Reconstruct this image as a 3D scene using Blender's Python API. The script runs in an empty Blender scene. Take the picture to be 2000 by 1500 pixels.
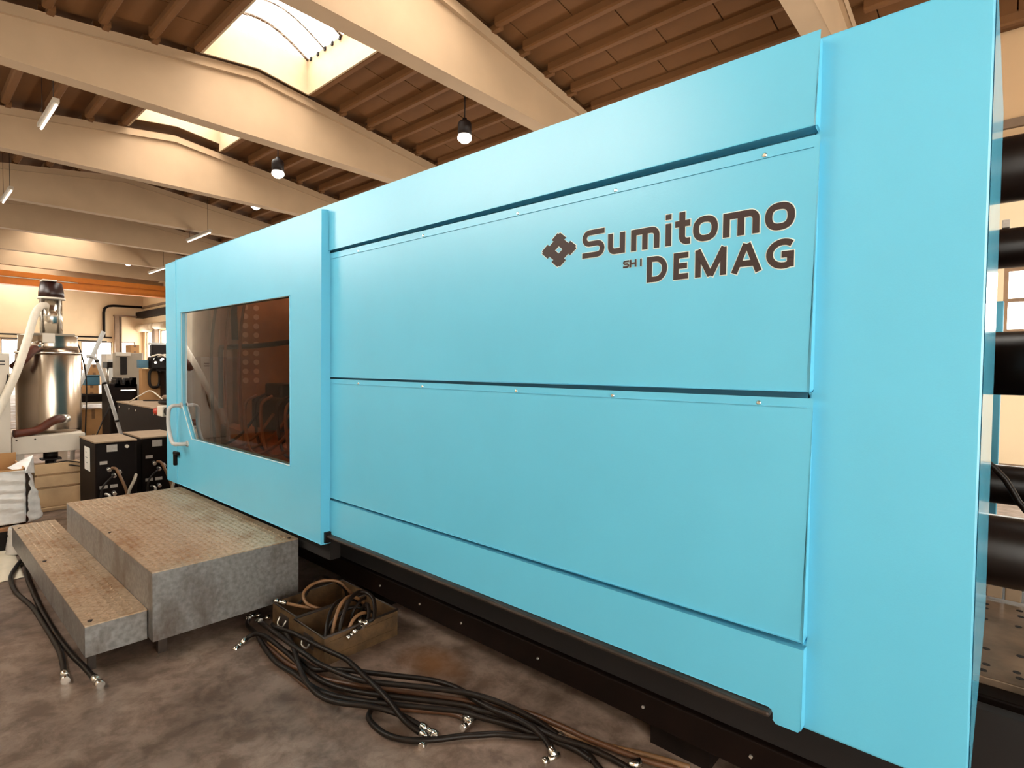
import bpy, math, random
from mathutils import Vector, Matrix
from mathutils.geometry import tessellate_polygon
random.seed(7)
S = bpy.context.scene
COL = S.collection

# ------------------------------------------------------------------ camera
cam = bpy.data.cameras.new('camera')
cam.sensor_width = 36.0
cam.lens = 1078.85 / 2000.0 * 36.0
cam.clip_start, cam.clip_end = 0.05, 300
co = bpy.data.objects.new('camera', cam)
COL.objects.link(co)
YAW, PITCH, ROLL = math.radians(41.70329), math.radians(-1.76656), math.radians(0.56899)
_f = Vector((-math.sin(YAW) * math.cos(PITCH), math.cos(YAW) * math.cos(PITCH), math.sin(PITCH)))
_r = Vector((math.cos(YAW), math.sin(YAW), 0))
_u = _r.cross(_f)
_r2 = math.cos(ROLL) * _r + math.sin(ROLL) * _u
_u2 = -math.sin(ROLL) * _r + math.cos(ROLL) * _u
m = Matrix((_r2, _u2, -_f)).transposed().to_4x4()
m.translation = (0, 0, 1.5)
co.matrix_world = m
S.camera = co

# ------------------------------------------------------------------ sky and exposure
w = bpy.data.worlds.new('overcast_sky')
S.world = w
w.use_nodes = True
bg = w.node_tree.nodes['Background']
bg.inputs[0].default_value = (1.0, 0.945, 0.86, 1)
bg.inputs[1].default_value = 9.0
S.view_settings.view_transform = 'Standard'
S.view_settings.look = 'None'
S.view_settings.gamma = 1
S.view_settings.use_curve_mapping = False
S.view_settings.exposure = 0.86
S.cycles.max_bounces = 8
S.cycles.diffuse_bounces = 5
S.cycles.transparent_max_bounces = 12

def portal(name, loc, rot, sx, sy):
    l = bpy.data.lights.new(name, 'AREA')
    l.shape = 'RECTANGLE'
    l.size, l.size_y = sx, sy
    l.cycles.is_portal = True
    o = bpy.data.objects.new(name, l)
    o.location = loc
    o.rotation_euler = rot
    COL.objects.link(o)

# ------------------------------------------------------------------ helpers
def lin(r, g, b):
    f = lambda c: (c / 255 / 12.92) if c / 255 <= 0.04045 else ((c / 255 + 0.055) / 1.055) ** 2.4
    return (f(r), f(g), f(b))

MATS = {}
def mat(name, rgb, rough=0.5, metal=0.0, var=0.12, scale=5.0, bump=0.0, bscale=40.0, spec=0.5, rgb2=None, detail=5.0, coat=0.0):
    m = bpy.data.materials.new(name)
    m.use_nodes = True
    nt = m.node_tree
    b = nt.nodes['Principled BSDF']
    b.inputs['Roughness'].default_value = rough
    b.inputs['Metallic'].default_value = metal
    b.inputs['Specular IOR Level'].default_value = spec
    b.inputs['Coat Weight'].default_value = coat
    tc = nt.nodes.new('ShaderNodeTexCoord')
    n = nt.nodes.new('ShaderNodeTexNoise')
    n.inputs['Scale'].default_value = scale
    n.inputs['Detail'].default_value = detail
    nt.links.new(tc.outputs['Object'], n.inputs['Vector'])
    rp = nt.nodes.new('ShaderNodeValToRGB')
    rp.color_ramp.elements[0].position = 0.32
    rp.color_ramp.elements[1].position = 0.68
    a = rgb2 if rgb2 else tuple(c * (1 - var) for c in rgb)
    d = rgb if rgb2 else tuple(min(1, c * (1 + var)) for c in rgb)
    rp.color_ramp.elements[0].color = (*a, 1)
    rp.color_ramp.elements[1].color = (*d, 1)
    nt.links.new(n.outputs['Fac'], rp.inputs['Fac'])
    nt.links.new(rp.outputs['Color'], b.inputs['Base Color'])
    if bump:
        n2 = nt.nodes.new('ShaderNodeTexNoise')
        n2.inputs['Scale'].default_value = bscale
        n2.inputs['Detail'].default_value = 4
        nt.links.new(tc.outputs['Object'], n2.inputs['Vector'])
        bp = nt.nodes.new('ShaderNodeBump')
        bp.inputs['Strength'].default_value = bump
        bp.inputs['Distance'].default_value = 0.01
        nt.links.new(n2.outputs['Fac'], bp.inputs['Height'])
        nt.links.new(bp.outputs['Normal'], b.inputs['Normal'])
    MATS[name] = m
    return m

def emat(name, rgb, strength):
    m = bpy.data.materials.new(name)
    m.use_nodes = True
    b = m.node_tree.nodes['Principled BSDF']
    b.inputs['Base Color'].default_value = (*rgb, 1)
    b.inputs['Emission Color'].default_value = (*rgb, 1)
    b.inputs['Emission Strength'].default_value = strength
    MATS[name] = m
    return m

class G:
    """collects faces; build() links them as one mesh object"""
    def __init__(s):
        s.v, s.f, s.sm = [], [], []
    def add(s, vs, fs, smooth=False):
        o = len(s.v)
        s.v += [tuple(p) for p in vs]
        s.f += [tuple(i + o for i in q) for q in fs]
        s.sm += [smooth] * len(fs)
        return s
    def box(s, x0, x1, y0, y1, z0, z1):
        return s.hexa([(x0, y0, z0), (x1, y0, z0), (x1, y1, z0), (x0, y1, z0), (x0, y0, z1), (x1, y0, z1), (x1, y1, z1), (x0, y1, z1)])
    def hexa(s, p):
        return s.add(p, [(3, 2, 1, 0), (4, 5, 6, 7), (0, 1, 5, 4), (1, 2, 6, 5), (2, 3, 7, 6), (3, 0, 4, 7)])
    def obox(s, c, ax, ay, az):
        c, ax, ay, az = map(Vector, (c, ax, ay, az))
        return s.hexa([c + sx * ax + sy * ay + sz * az for sz in (-1, 1) for sx, sy in ((-1, -1), (1, -1), (1, 1), (-1, 1))])
    def prism(s, poly, axis, a0, a1, holes=None):
        """poly in the two other axes (x: y,z | y: x,z | z: x,y), extruded from a0 to a1"""
        def P(q, a):
            return {'x': (a, q[0], q[1]), 'y': (q[0], a, q[1]), 'z': (q[0], q[1], a)}[axis]
        loops = [list(poly)] + [list(h) for h in (holes or [])]
        flat = [q for l in loops for q in l]
        tri = tessellate_polygon([[Vector((q[0], q[1], 0)) for q in l] for l in loops])
        n = len(flat)
        vs = [P(q, a0) for q in flat] + [P(q, a1) for q in flat]
        fs = [tuple(t) for t in tri] + [tuple(i + n for i in reversed(t)) for t in tri]
        o = 0
        for l in loops:
            k = len(l)
            for i in range(k):
                j = (i + 1) % k
                fs.append((o + i, o + j, o + j + n, o + i + n))
            o += k
        return s.add(vs, fs)
    def tube(s, path, r, seg=8, caps=True, closed=False, flat=None):
        path = [Vector(p) for p in path]
        n = len(path)
        rr = r if isinstance(r, (list, tuple)) else [r] * n
        vs, prev = [], None
        for i, p in enumerate(path):
            if closed:
                t = path[(i + 1) % n] - path[i - 1]
            else:
                t = path[min(i + 1, n - 1)] - path[max(i - 1, 0)]
            t.normalize()
            if prev is None:
                u = t.orthogonal().normalized()
            else:
                u = (prev - prev.dot(t) * t)
                u = u.normalized() if u.length > 1e-6 else t.orthogonal().normalized()
            prev = u
            q = t.cross(u)
            for k in range(seg):
                a = 2 * math.pi * k / seg
                vs.append(p + rr[i] * (math.cos(a) * u + math.sin(a) * q))
        fs = []
        for i in range(n if closed else n - 1):
            j = (i + 1) % n
            for k in range(seg):
                l = (k + 1) % seg
                fs.append((i * seg + k, i * seg + l, j * seg + l, j * seg + k))
        s.add(vs, fs, True)
        if caps and not closed:
            o = len(s.v) - len(vs)
            s.f.append(tuple(o + k for k in reversed(range(seg)))); s.sm.append(False)
            s.f.append(tuple(o + (n - 1) * seg + k for k in range(seg))); s.sm.append(False)
        return s
    def cyl(s, p0, p1, r, seg=16, r1=None):
        return s.tube([p0, p1], [r, r if r1 is None else r1], seg)
    def lathe(s, c, prof, seg=32, smooth=True, axis='z'):
        vs, fs = [], []
        for (r, z) in prof:
            for k in range(seg):
                a = 2 * math.pi * k / seg
                vs.append((c[0] + r * math.cos(a), c[1] + r * math.sin(a), c[2] + z))
        n = len(prof)
        for i in range(n - 1):
            for k in range(seg):
                l = (k + 1) % seg
                fs.append((i * seg + k, i * seg + l, (i + 1) * seg + l, (i + 1) * seg + k))
        s.add(vs, fs, smooth)
        o = len(s.v) - len(vs)
        s.f.append(tuple(o + k for k in reversed(range(seg)))); s.sm.append(False)
        s.f.append(tuple(o + (n - 1) * seg + k for k in range(seg))); s.sm.append(False)
        return s
    def mesh(s, name, material):
        me = bpy.data.meshes.new(name)
        me.from_pydata(s.v, [], s.f)
        me.polygons.foreach_set('use_smooth', s.sm)
        me.materials.append(MATS[material] if isinstance(material, str) else material)
        me.update()
        return me
    def build(s, name, material, parent=None, bevel=0.0, label=None, cat=None, group=None, kind=None):
        o = bpy.data.objects.new(name, s.mesh(name, material))
        return finish(o, parent, bevel, label, cat, group, kind)

def finish(o, parent=None, bevel=0.0, label=None, cat=None, group=None, kind=None):
    COL.objects.link(o)
    if parent is not None:
        o.parent = parent
        p, T = parent, Vector((0, 0, 0))
        while p is not None:
            if p.type == 'EMPTY':
                T += p.location
            p = p.parent
        o.matrix_parent_inverse = Matrix.Translation(-T) if parent.type == 'EMPTY' else Matrix()
    if bevel:
        b = o.modifiers.new('bevel', 'BEVEL')
        b.width, b.segments, b.limit_method, b.angle_limit = bevel, 2, 'ANGLE', math.radians(40)
    if label: o['label'] = label
    if cat: o['category'] = cat
    if group: o['group'] = group
    if kind: o['kind'] = kind
    return o

def thing(name, loc, label, cat, group=None, kind=None):
    o = bpy.data.objects.new(name, None)
    o.empty_display_size = 0.1
    o.location = loc
    return finish(o, None, 0, label, cat, group, kind)

def inst(name, mesh, loc, parent=None, rot=None, **kw):
    o = bpy.data.objects.new(name, mesh)
    o.location = loc
    if rot: o.rotation_euler = rot
    return finish(o, parent, **kw)

def smooth_path(pts, n=6):
    """Catmull-Rom through the points"""
    P = [Vector(p) for p in pts]
    P = [2 * P[0] - P[1]] + P + [2 * P[-1] - P[-2]]
    out = []
    for i in range(1, len(P) - 2):
        a, b, c, d = P[i - 1:i + 3]
        for k in range(n):
            t = k / n
            out.append(0.5 * ((2 * b) + (c - a) * t + (2 * a - 5 * b + 4 * c - d) * t * t + (3 * b - a - 3 * c + d) * t ** 3))
    out.append(P[-2])
    return out

# ------------------------------------------------------------------ materials
mat('turquoise_paint', lin(94, 184, 215), 0.31, var=0.02, scale=3, bump=0.04, bscale=260, spec=0.68)
MATS['turquoise_paint'].node_tree.nodes['Principled BSDF'].inputs['Specular Tint'].default_value = (1.0, 0.88, 0.82, 1)
mat('turquoise_gloss', lin(94, 184, 215), 0.12, var=0.03, scale=3, spec=0.6)
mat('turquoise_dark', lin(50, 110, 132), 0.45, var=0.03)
mat('concrete_beam', lin(160, 134, 105), 0.8, var=0.05, scale=1.5, bump=0.08, bscale=30)
mat('roof_panel', lin(100, 62, 22), 0.9, var=0.10, scale=1.2, bump=0.1, bscale=60)
mat('purlin', lin(104, 66, 28), 0.85, var=0.08, scale=2)
mat('white_lining', lin(172, 148, 118), 0.7, var=0.03)
mat('wall_paint', lin(226, 202, 166), 0.85, var=0.05, scale=0.8)
mat('brick_wall', lin(226, 212, 190), 0.9, var=0.1, scale=2)
mat('wall_low', lin(196, 160, 120), 0.85, var=0.06, scale=0.8)
mat('black_steel', (0.006, 0.003, 0.002), 0.5, spec=0.2, var=0.3, scale=12, bump=0.1, bscale=120)
mat('black_paint', (0.006, 0.0025, 0.0015), 0.55, spec=0.12, var=0.25, scale=9)
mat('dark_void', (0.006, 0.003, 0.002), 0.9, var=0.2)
mat('rail_steel', (0.045, 0.030, 0.022), 0.45, metal=0.4, var=0.35, scale=14)
mat('tie_bar_steel', (0.006, 0.003, 0.002), 0.34, metal=0.0, spec=0.2, var=0.25, scale=9)
mat('chrome', (0.85, 0.80, 0.72), 0.18, metal=1.0, var=0.05)
mat('zinc', (0.62, 0.58, 0.52), 0.35, metal=0.9, var=0.15, scale=30)
mat('decal_brown', lin(46, 25, 17), 0.6, var=0.06, scale=30)
mat('decal_rim', lin(214, 224, 218), 0.6, var=0.02)
mat('grey_handle', lin(178, 176, 172), 0.4, var=0.06)
mat('rubber_black', (0.009, 0.005, 0.003), 0.42, spec=0.25, var=0.3, scale=20, bump=0.1, bscale=200)
mat('rubber_brown', lin(76, 46, 26), 0.42, var=0.25, scale=12)
mat('hose_tan', lin(118, 84, 54), 0.45, var=0.2, scale=12)
mat('crate_steel', lin(92, 68, 42), 0.6, metal=0.2, var=0.4, scale=14, bump=0.25, bscale=60)
mat('crate_rim', (0.03, 0.02, 0.015), 0.5, var=0.3)
mat('cardboard', lin(172, 128, 82), 0.85, var=0.08, scale=6)
mat('wood', lin(192, 162, 124), 0.8, var=0.15, scale=5)
mat('white_paint', lin(206, 194, 178), 0.5, var=0.04)
mat('plastic_film', lin(206, 200, 194), 0.24, var=0.12, scale=9, bump=0.5, bscale=9)
mat('sunlit_pale', lin(244, 232, 210), 0.5, var=0.05, scale=9)
mat('stainless', (0.42, 0.34, 0.27), 0.22, metal=1.0, var=0.10, scale=3)
mat('pale_hose', lin(212, 200, 182), 0.5, var=0.06, scale=20)
mat('red_brown', lin(88, 38, 18), 0.5, var=0.3, scale=9)
mat('dark_red_brown', lin(40, 12, 7), 0.35, var=0.2)
mat('paper', lin(228, 222, 212), 0.8, var=0.03)
mat('ink', (0.06, 0.05, 0.05), 0.8, var=0.05)
mat('label_grey', lin(170, 160, 150), 0.6, var=0.08, scale=60)
mat('orange_paint', lin(196, 112, 20), 0.5, var=0.06)
mat('blue_plastic', lin(60, 104, 124), 0.5, var=0.1)
mat('grey_paint', lin(150, 138, 122), 0.6, var=0.08)
mat('lamp_black', (0.008, 0.004, 0.003), 0.5, spec=0.2, var=0.1)
mat('red_button', lin(170, 50, 24), 0.45, var=0.05)
mat('window_frame', lin(120, 96, 74), 0.6, var=0.1)
mat('shutter_steel', lin(200, 180, 150), 0.5, var=0.06)
mat('platen_steel', lin(168, 126, 86), 0.5, metal=0.2, var=0.2, scale=6)
mat('interior_grey', lin(190, 172, 160), 0.7, var=0.1, scale=2)
mat('interior_brown', lin(150, 106, 72), 0.8, var=0.25, scale=3)
mat('bed_steel', lin(122, 102, 84), 0.4, metal=0.5, var=0.45, scale=7, bump=0.1)
mat('beige_plastic', lin(158, 134, 108), 0.6, var=0.06)
mat('rib_dark', lin(84, 66, 50), 0.6, var=0.05)
mat('bore_bright', lin(226, 214, 198), 0.4, var=0.05)
emat('lamp_glow', (1.0, 0.93, 0.80), 9.0)
emat('tube_glow', (1.0, 0.95, 0.85), 1.2)

def galvanised(name, c0, c1, stain, rough):
    m = mat(name, c1, rough, metal=0.55, rgb2=c0, scale=42, detail=8)
    nt = m.node_tree
    b = nt.nodes['Principled BSDF']
    ramp = next(n for n in nt.nodes if n.type == 'VALTORGB')
    tc = next(n for n in nt.nodes if n.type == 'TEX_COORD')
    n2 = nt.nodes.new('ShaderNodeTexNoise')
    n2.inputs['Scale'].default_value = 3.2
    n2.inputs['Detail'].default_value = 8
    n2.inputs['Roughness'].default_value = 0.65
    mp = nt.nodes.new('ShaderNodeMapping')
    mp.inputs['Scale'].default_value = (1.6, 1.6, 0.7)
    nt.links.new(tc.outputs['Object'], mp.inputs['Vector'])
    nt.links.new(mp.outputs['Vector'], n2.inputs['Vector'])
    r2 = nt.nodes.new('ShaderNodeValToRGB')
    r2.color_ramp.elements[0].position, r2.color_ramp.elements[1].position = 0.50, 0.72
    nt.links.new(n2.outputs['Fac'], r2.inputs['Fac'])
    mx = nt.nodes.new('ShaderNodeMix')
    mx.data_type = 'RGBA'
    nt.links.new(r2.outputs['Color'], mx.inputs['Factor'])
    nt.links.new(ramp.outputs['Color'], mx.inputs['A'])
    mx.inputs['B'].default_value = (*stain, 1)
    nt.links.new(mx.outputs['Result'], b.inputs['Base Color'])
galvanised('galvanised_sheet', lin(124, 121, 119), lin(152, 149, 146), lin(98, 86, 76), 0.42)
galvanised('tread_plate', lin(176, 150, 122), lin(214, 190, 162), lin(158, 114, 74), 0.38)

# concrete floor: mottled, worn shiny patches, a rust stain by the crates
fm = mat('concrete_floor', lin(162, 139, 124), 0.45, rgb2=lin(106, 88, 76), scale=1.6, detail=9, bump=0.06, bscale=14, spec=0.5)
nt = fm.node_tree
b = nt.nodes['Principled BSDF']
ramp = next(n for n in nt.nodes if n.type == 'VALTORGB')
tc = next(n for n in nt.nodes if n.type == 'TEX_COORD')
n2 = nt.nodes.new('ShaderNodeTexNoise'); n2.inputs['Scale'].default_value = 7; n2.inputs['Detail'].default_value = 10; n2.inputs['Roughness'].default_value = 0.7; n2.inputs['Distortion'].default_value = 0.3
nt.links.new(tc.outputs['Object'], n2.inputs['Vector'])
r2 = nt.nodes.new('ShaderNodeValToRGB'); r2.color_ramp.elements[0].position = 0.40; r2.color_ramp.elements[1].position = 0.60
r2.color_ramp.elements[0].color = (0.50, 0.45, 0.41, 1); r2.color_ramp.elements[1].color = (1, 1, 1, 1)
nt.links.new(n2.outputs['Fac'], r2.inputs['Fac'])
mu = nt.nodes.new('ShaderNodeMix'); mu.data_type = 'RGBA'; mu.blend_type = 'MULTIPLY'; mu.inputs['Factor'].default_value = 1
nt.links.new(ramp.outputs['Color'], mu.inputs['A']); nt.links.new(r2.outputs['Color'], mu.inputs['B'])
vm = nt.nodes.new('ShaderNodeVectorMath'); vm.operation = 'SUBTRACT'; vm.inputs[1].default_value = (-2.12, 1.80, 0)
nt.links.new(tc.outputs['Object'], vm.inputs[0])
vs_ = nt.nodes.new('ShaderNodeVectorMath'); vs_.operation = 'MULTIPLY'; vs_.inputs[1].default_value = (3.4, 5.2, 0)
nt.links.new(vm.outputs[0], vs_.inputs[0])
ln = nt.nodes.new('ShaderNodeVectorMath'); ln.operation = 'LENGTH'
nt.links.new(vs_.outputs[0], ln.inputs[0])
ad = nt.nodes.new('ShaderNodeMath'); ad.operation = 'ADD'
nt.links.new(ln.outputs['Value'], ad.inputs[0]); nt.links.new(n2.outputs['Fac'], ad.inputs[1])
mr = nt.nodes.new('ShaderNodeMapRange'); mr.inputs['From Min'].default_value = 0.55; mr.inputs['From Max'].default_value = 1.35; mr.inputs['To Min'].default_value = 0.6; mr.inputs['To Max'].default_value = 0
nt.links.new(ad.outputs[0], mr.inputs['Value'])
mx = nt.nodes.new('ShaderNodeMix'); mx.data_type = 'RGBA'; mx.inputs['B'].default_value = (*lin(134, 86, 42), 1)
nt.links.new(mr.outputs['Result'], mx.inputs['Factor']); nt.links.new(mu.outputs['Result'], mx.inputs['A'])
nt.links.new(mx.outputs['Result'], b.inputs['Base Color'])
rr = nt.nodes.new('ShaderNodeMapRange'); rr.inputs['To Min'].default_value = 0.62; rr.inputs['To Max'].default_value = 0.34
rr.inputs['From Min'].default_value = 0.35; rr.inputs['From Max'].default_value = 0.65
n3 = nt.nodes.new('ShaderNodeTexNoise'); n3.inputs['Scale'].default_value = 2.3; n3.inputs['Detail'].default_value = 6
nt.links.new(tc.outputs['Object'], n3.inputs['Vector'])
nt.links.new(n3.outputs['Fac'], rr.inputs['Value']); nt.links.new(rr.outputs['Result'], b.inputs['Roughness'])

def glass(name, tint, gloss, translucent=0.0, rough=0.02):
    m = bpy.data.materials.new(name)
    m.use_nodes = True
    nt = m.node_tree
    nt.nodes.clear()
    out = nt.nodes.new('ShaderNodeOutputMaterial')
    tr = nt.nodes.new('ShaderNodeBsdfTransparent'); tr.inputs[0].default_value = (*tint, 1)
    gl = nt.nodes.new('ShaderNodeBsdfGlossy'); gl.inputs['Roughness'].default_value = rough
    fr = nt.nodes.new('ShaderNodeLayerWeight'); fr.inputs['Blend'].default_value = gloss
    mx = nt.nodes.new('ShaderNodeMixShader')
    nt.links.new(fr.outputs['Fresnel'], mx.inputs[0])
    src = tr
    if translucent:
        tl = nt.nodes.new('ShaderNodeBsdfTranslucent'); tl.inputs[0].default_value = (*tint, 1)
        m2 = nt.nodes.new('ShaderNodeMixShader'); m2.inputs[0].default_value = translucent
        nt.links.new(tr.outputs[0], m2.inputs[1]); nt.links.new(tl.outputs[0], m2.inputs[2])
        src = m2
    nt.links.new(src.outputs[0], mx.inputs[1]); nt.links.new(gl.outputs[0], mx.inputs[2])
    nt.links.new(mx.outputs[0], out.inputs[0])
    MATS[name] = m
glass('tinted_pane', (0.66, 0.46, 0.34), 0.05)
glass('clear_pane', (0.93, 0.95, 0.95), 0.08)
glass('skylight_pane', (0.95, 0.95, 0.95), 0.05, translucent=0.25)
glass('wrap_film', (0.80, 0.77, 0.74), 0.35, translucent=0.25, rough=0.15)

# ------------------------------------------------------------------ the hall
RIDGE, SLOPE, ZTOP, ZBOT = 5.2, 0.125, 7.67, 6.34
XW, XE, YS, YN = -46.5, 9.0, -1.9, 12.1
def ztop(y): return ZTOP - SLOPE * abs(y - RIDGE)
BEAMS = [8, 3, -2, -7, -12, -17, -22, -27, -32, -37, -42]
DECK = 0.17
G().box(XW - .3, XE + .3, YS - .3, YN + .3, -0.2, 0).build('floor', 'concrete_floor', kind='structure', label='mottled brown grey concrete hall floor')

# roof deck with the ridge openings for the skylights
SKY = [(-2, -7), (-7, -12), (-12, -17), (-27, -32), (-32, -37), (-37, -42), (-42, -46.6), (8, 3)]  # opening in the last bay added to brighten the far wall
OP = sorted((b + .22, a - .62) for a, b in SKY)          # x ranges of the openings
Y0, Y1 = 4.12, 6.28
g = G()
def slab(x0, x1, ya, yb, t0=DECK + .03, t1=DECK + .22):
    g.prism([(ya, ztop(ya) + t0), (yb, ztop(yb) + t0), (yb, ztop(yb) + t1), (ya, ztop(ya) + t1)], 'x', x0, x1)
slab(XW - .3, XE + .3, YS - .3, Y0 - .05)
slab(XW - .3, XE + .3, Y1 + .05, YN + .3)
xs = [XW - .3] + [v for a, b_ in OP for v in (a - .05, b_ + .05)] + [XE + .3]
for i in range(0, len(xs), 2):
    if xs[i + 1] - xs[i] > .01:
        slab(xs[i], xs[i + 1], Y0 - .05, RIDGE); slab(xs[i], xs[i + 1], RIDGE, Y1 + .05)
ceiling = g.build('ceiling', 'roof_panel', kind='structure', label='brown panelled roof underside between the concrete beams')

PY = [4.02, 6.38] + [6.38 + .75 * k for k in range(1, 8)] + [4.02 - .75 * k for k in range(1, 8)]
pm = G().prism([(-.07, DECK + .02), (-.07, .03), (-.045, 0), (.045, 0), (.07, .03), (.07, DECK + .02)], 'x', -4.66, 0).mesh('purlin', 'purlin')
blk = G().box(-.16, .16, -.05, .05, .0, .10).mesh('purlin_block', 'purlin')
for bx in BEAMS[1:]:
    for y in PY:
        inst('purlin', pm, (bx + 4.88, y, ztop(y)), ceiling)
    if bx in (-7, -12, -17):
        for y in PY[2:]:
            inst('purlin_bracket', blk, (bx + .10, y + .06, ztop(y) - .02), ceiling)
for sgn in (1, -1):                                       # the roof panels one can tell apart, bays near the camera
    d = .735
    zz = -SLOPE * d
    pan = G().hexa([(.006, 0, 0), (.985, 0, 0), (.985, sgn * d, zz), (.006, sgn * d, zz), (.006, 0, .05), (.985, 0, .05), (.985, sgn * d, zz + .05), (.006, sgn * d, zz + .05)])
    if sgn < 0:
        pan.f = [tuple(reversed(q)) for q in pan.f]
    pan = pan.mesh('roof_panel', 'roof_panel')
    for bx in (3, -2, -7):
        for k in range(7 if sgn > 0 else 5):
            y = (6.38 + .75 * k) if sgn > 0 else (4.02 - .75 * k)
            for j in range(5):
                if y + sgn * .735 > YN or (sgn < 0 and bx > -7): continue
                inst('roof_panel', pan, (bx - 5 + j * 1.0 + (.35 if k % 2 else 0) - (.0 if j else 0), y + sgn * .006, ztop(y) + DECK - .03), ceiling)

for i, bx in enumerate(BEAMS):
    g = G()
    yy = [YS, RIDGE, YN]
    fl = .17
    g.prism([(YS, ZBOT), (YN, ZBOT), (YN, ztop(YN) - fl), (RIDGE, ZTOP - fl), (YS, ztop(YS) - fl)], 'x', bx - .34, bx)
    o = g.build('roof_beam', 'concrete_beam', bevel=.02, kind='structure', label='pale tapered concrete roof beam spanning the hall')
    G().prism([(YS, ztop(YS) - fl), (RIDGE, ZTOP - fl), (YN, ztop(YN) - fl), (YN, ztop(YN)), (RIDGE, ZTOP), (YS, ztop(YS))], 'x', bx - .42, bx + .07).build('top_flange', 'concrete_beam', o, bevel=.015)

# skylights: lined well, barrel pane on ribs
CURB = 8.30
for i, (xa, xb) in enumerate(OP):
    near = -17 < xa < -6
    g = G()
    for y, s in ((Y0, -1), (Y1, 1)):
        zb = ztop(y) + .0
        g.box(xa - .04, xb + .04, min(y, y + s * .04), max(y, y + s * .04), zb, CURB)
    zl = .0 if xa > -12.5 else .2
    g.prism([(Y0, ztop(Y0) + zl), (RIDGE, ZTOP + zl), (Y1, ztop(Y1) + zl), (Y1, CURB), (Y0, CURB)], 'x', xa - .04, xa)
    g.box(xb, xb + .04, Y0, Y1, ztop(Y0) + .2, CURB)
    sk = g.build('window_%d' % (i + 1), 'white_lining', kind='structure', label='barrel skylight in the roof ridge')
    R, n = .42, 10
    arc = [(Y0 + (Y1 - Y0) * k / n, CURB + R * math.sin(math.pi * k / n)) for k in range(n + 1)]
    g = G()
    for k in range(n):
        (ya, za), (yb, zb) = arc[k], arc[k + 1]
        g.add([(xa, ya, za), (xb, ya, za), (xb, yb, zb), (xa, yb, zb)], [(0, 1, 2, 3)], True)
    g.build('pane', 'skylight_pane', sk)
    if near:
        nr = 6
        for k in range(nr + 1):
            x = xa + (xb - xa) * k / nr
            G().tube([(x, y, z - .02) for y, z in arc], .034 if k % 2 == 0 else .02, 5).build('rib', 'rib_dark', sk)
        G().tube([(xb - .75, 4.3, CURB + .02), (xb - .78, 5.6, CURB + .25), (xb - .8, 6.2, CURB + .02)], .022, 5).build('opener_rod', 'rib_dark', sk)
        G().box(xb - 1.05, xb - .35, 5.72, 5.76, CURB + .02, CURB + .06).build('opener_bar', 'rib_dark', sk)
        g = G()
        for k in range(1, 21):
            y = Y0 + (Y1 - Y0) * k / 21
            g.box(xa, xb, y - .003, y + .003, CURB - .008, CURB - .003)
        for k in range(1, 42):
            x = xa + (xb - xa) * k / 42
            g.box(x - .003, x + .003, Y0, Y1, CURB - .008, CURB - .003)
        g.build('safety_mesh', 'grey_paint', sk, kind='stuff')
        cm = G().box(-.03, .03, -.03, .0, -.05, .03).mesh('mesh_clip', 'black_steel')
        for k in range(14):
            inst('mesh_clip', cm, (xa + .15 + k * (xb - xa - .3) / 13, Y1, CURB - .03), sk)
    portal('skylight_portal', ((xa + xb) / 2, (Y0 + Y1) / 2, CURB + .5), (0, 0, 0), xb - xa, Y1 - Y0)

NWIN = [len(OP)]
def wall(name, axis, a, t, lo, hi, zt, ops, m, label):
    """wall plane at axis=a (thickness t outwards), from lo to hi, with openings (u0,u1,z0,z1)"""
    g = G()
    def bx(u0, u1, z0, z1):
        lo_, hi_ = min(a, a + t), max(a, a + t)
        if axis == 'y': g.box(u0, u1, lo_, hi_, z0, z1)
        else: g.box(lo_, hi_, u0, u1, z0, z1)
    u = lo
    for (u0, u1, z0, z1, *_) in sorted(ops):
        if u0 > u: bx(u, u0, 0, zt)
        bx(u0, u1, 0, z0); bx(u0, u1, z1, zt)
        u = u1
    if u < hi: bx(u, hi, 0, zt)
    wl = g.build(name, m, kind='structure', label=label)
    for (u0, u1, z0, z1, nv, nh) in ops:
        NWIN[0] += 1
        fw = .06
        g = G()
        def fb(p0, p1, q0, q1):
            c = a + t * .5
            if axis == 'y': g.box(p0, p1, c - .04, c + .04, q0, q1)
            else: g.box(c - .04, c + .04, p0, p1, q0, q1)
        fb(u0, u1, z0, z0 + fw); fb(u0, u1, z1 - fw, z1); fb(u0, u0 + fw, z0 + fw, z1 - fw); fb(u1 - fw, u1, z0 + fw, z1 - fw)
        for k in range(1, nv): x = u0 + (u1 - u0) * k / nv; fb(x - fw / 2, x + fw / 2, z0 + fw, z1 - fw)
        for k in range(1, nh): z = z0 + (z1 - z0) * k / nh; fb(u0 + fw, u1 - fw, z - fw / 2, z + fw / 2)
        wo = g.build('window_%d' % NWIN[0], 'window_frame', kind='structure', label='framed window in the hall wall')
        c = a + t * .5
        for kv in range(nv):
            for kh in range(nh):
                p0, p1 = u0 + (u1 - u0) * kv / nv + fw * .4, u0 + (u1 - u0) * (kv + 1) / nv - fw * .4
                q0, q1 = z0 + (z1 - z0) * kh / nh + fw * .4, z0 + (z1 - z0) * (kh + 1) / nh - fw * .4
                if axis == 'y': P = [(p0, c, q0), (p1, c, q0), (p1, c, q1), (p0, c, q1)]
                else: P = [(c, p0, q0), (c, p1, q0), (c, p1, q1), (c, p0, q1)]
                G().add(P, [(0, 1, 2, 3)]).build('pane', 'clear_pane', wo)
    return wl

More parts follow.
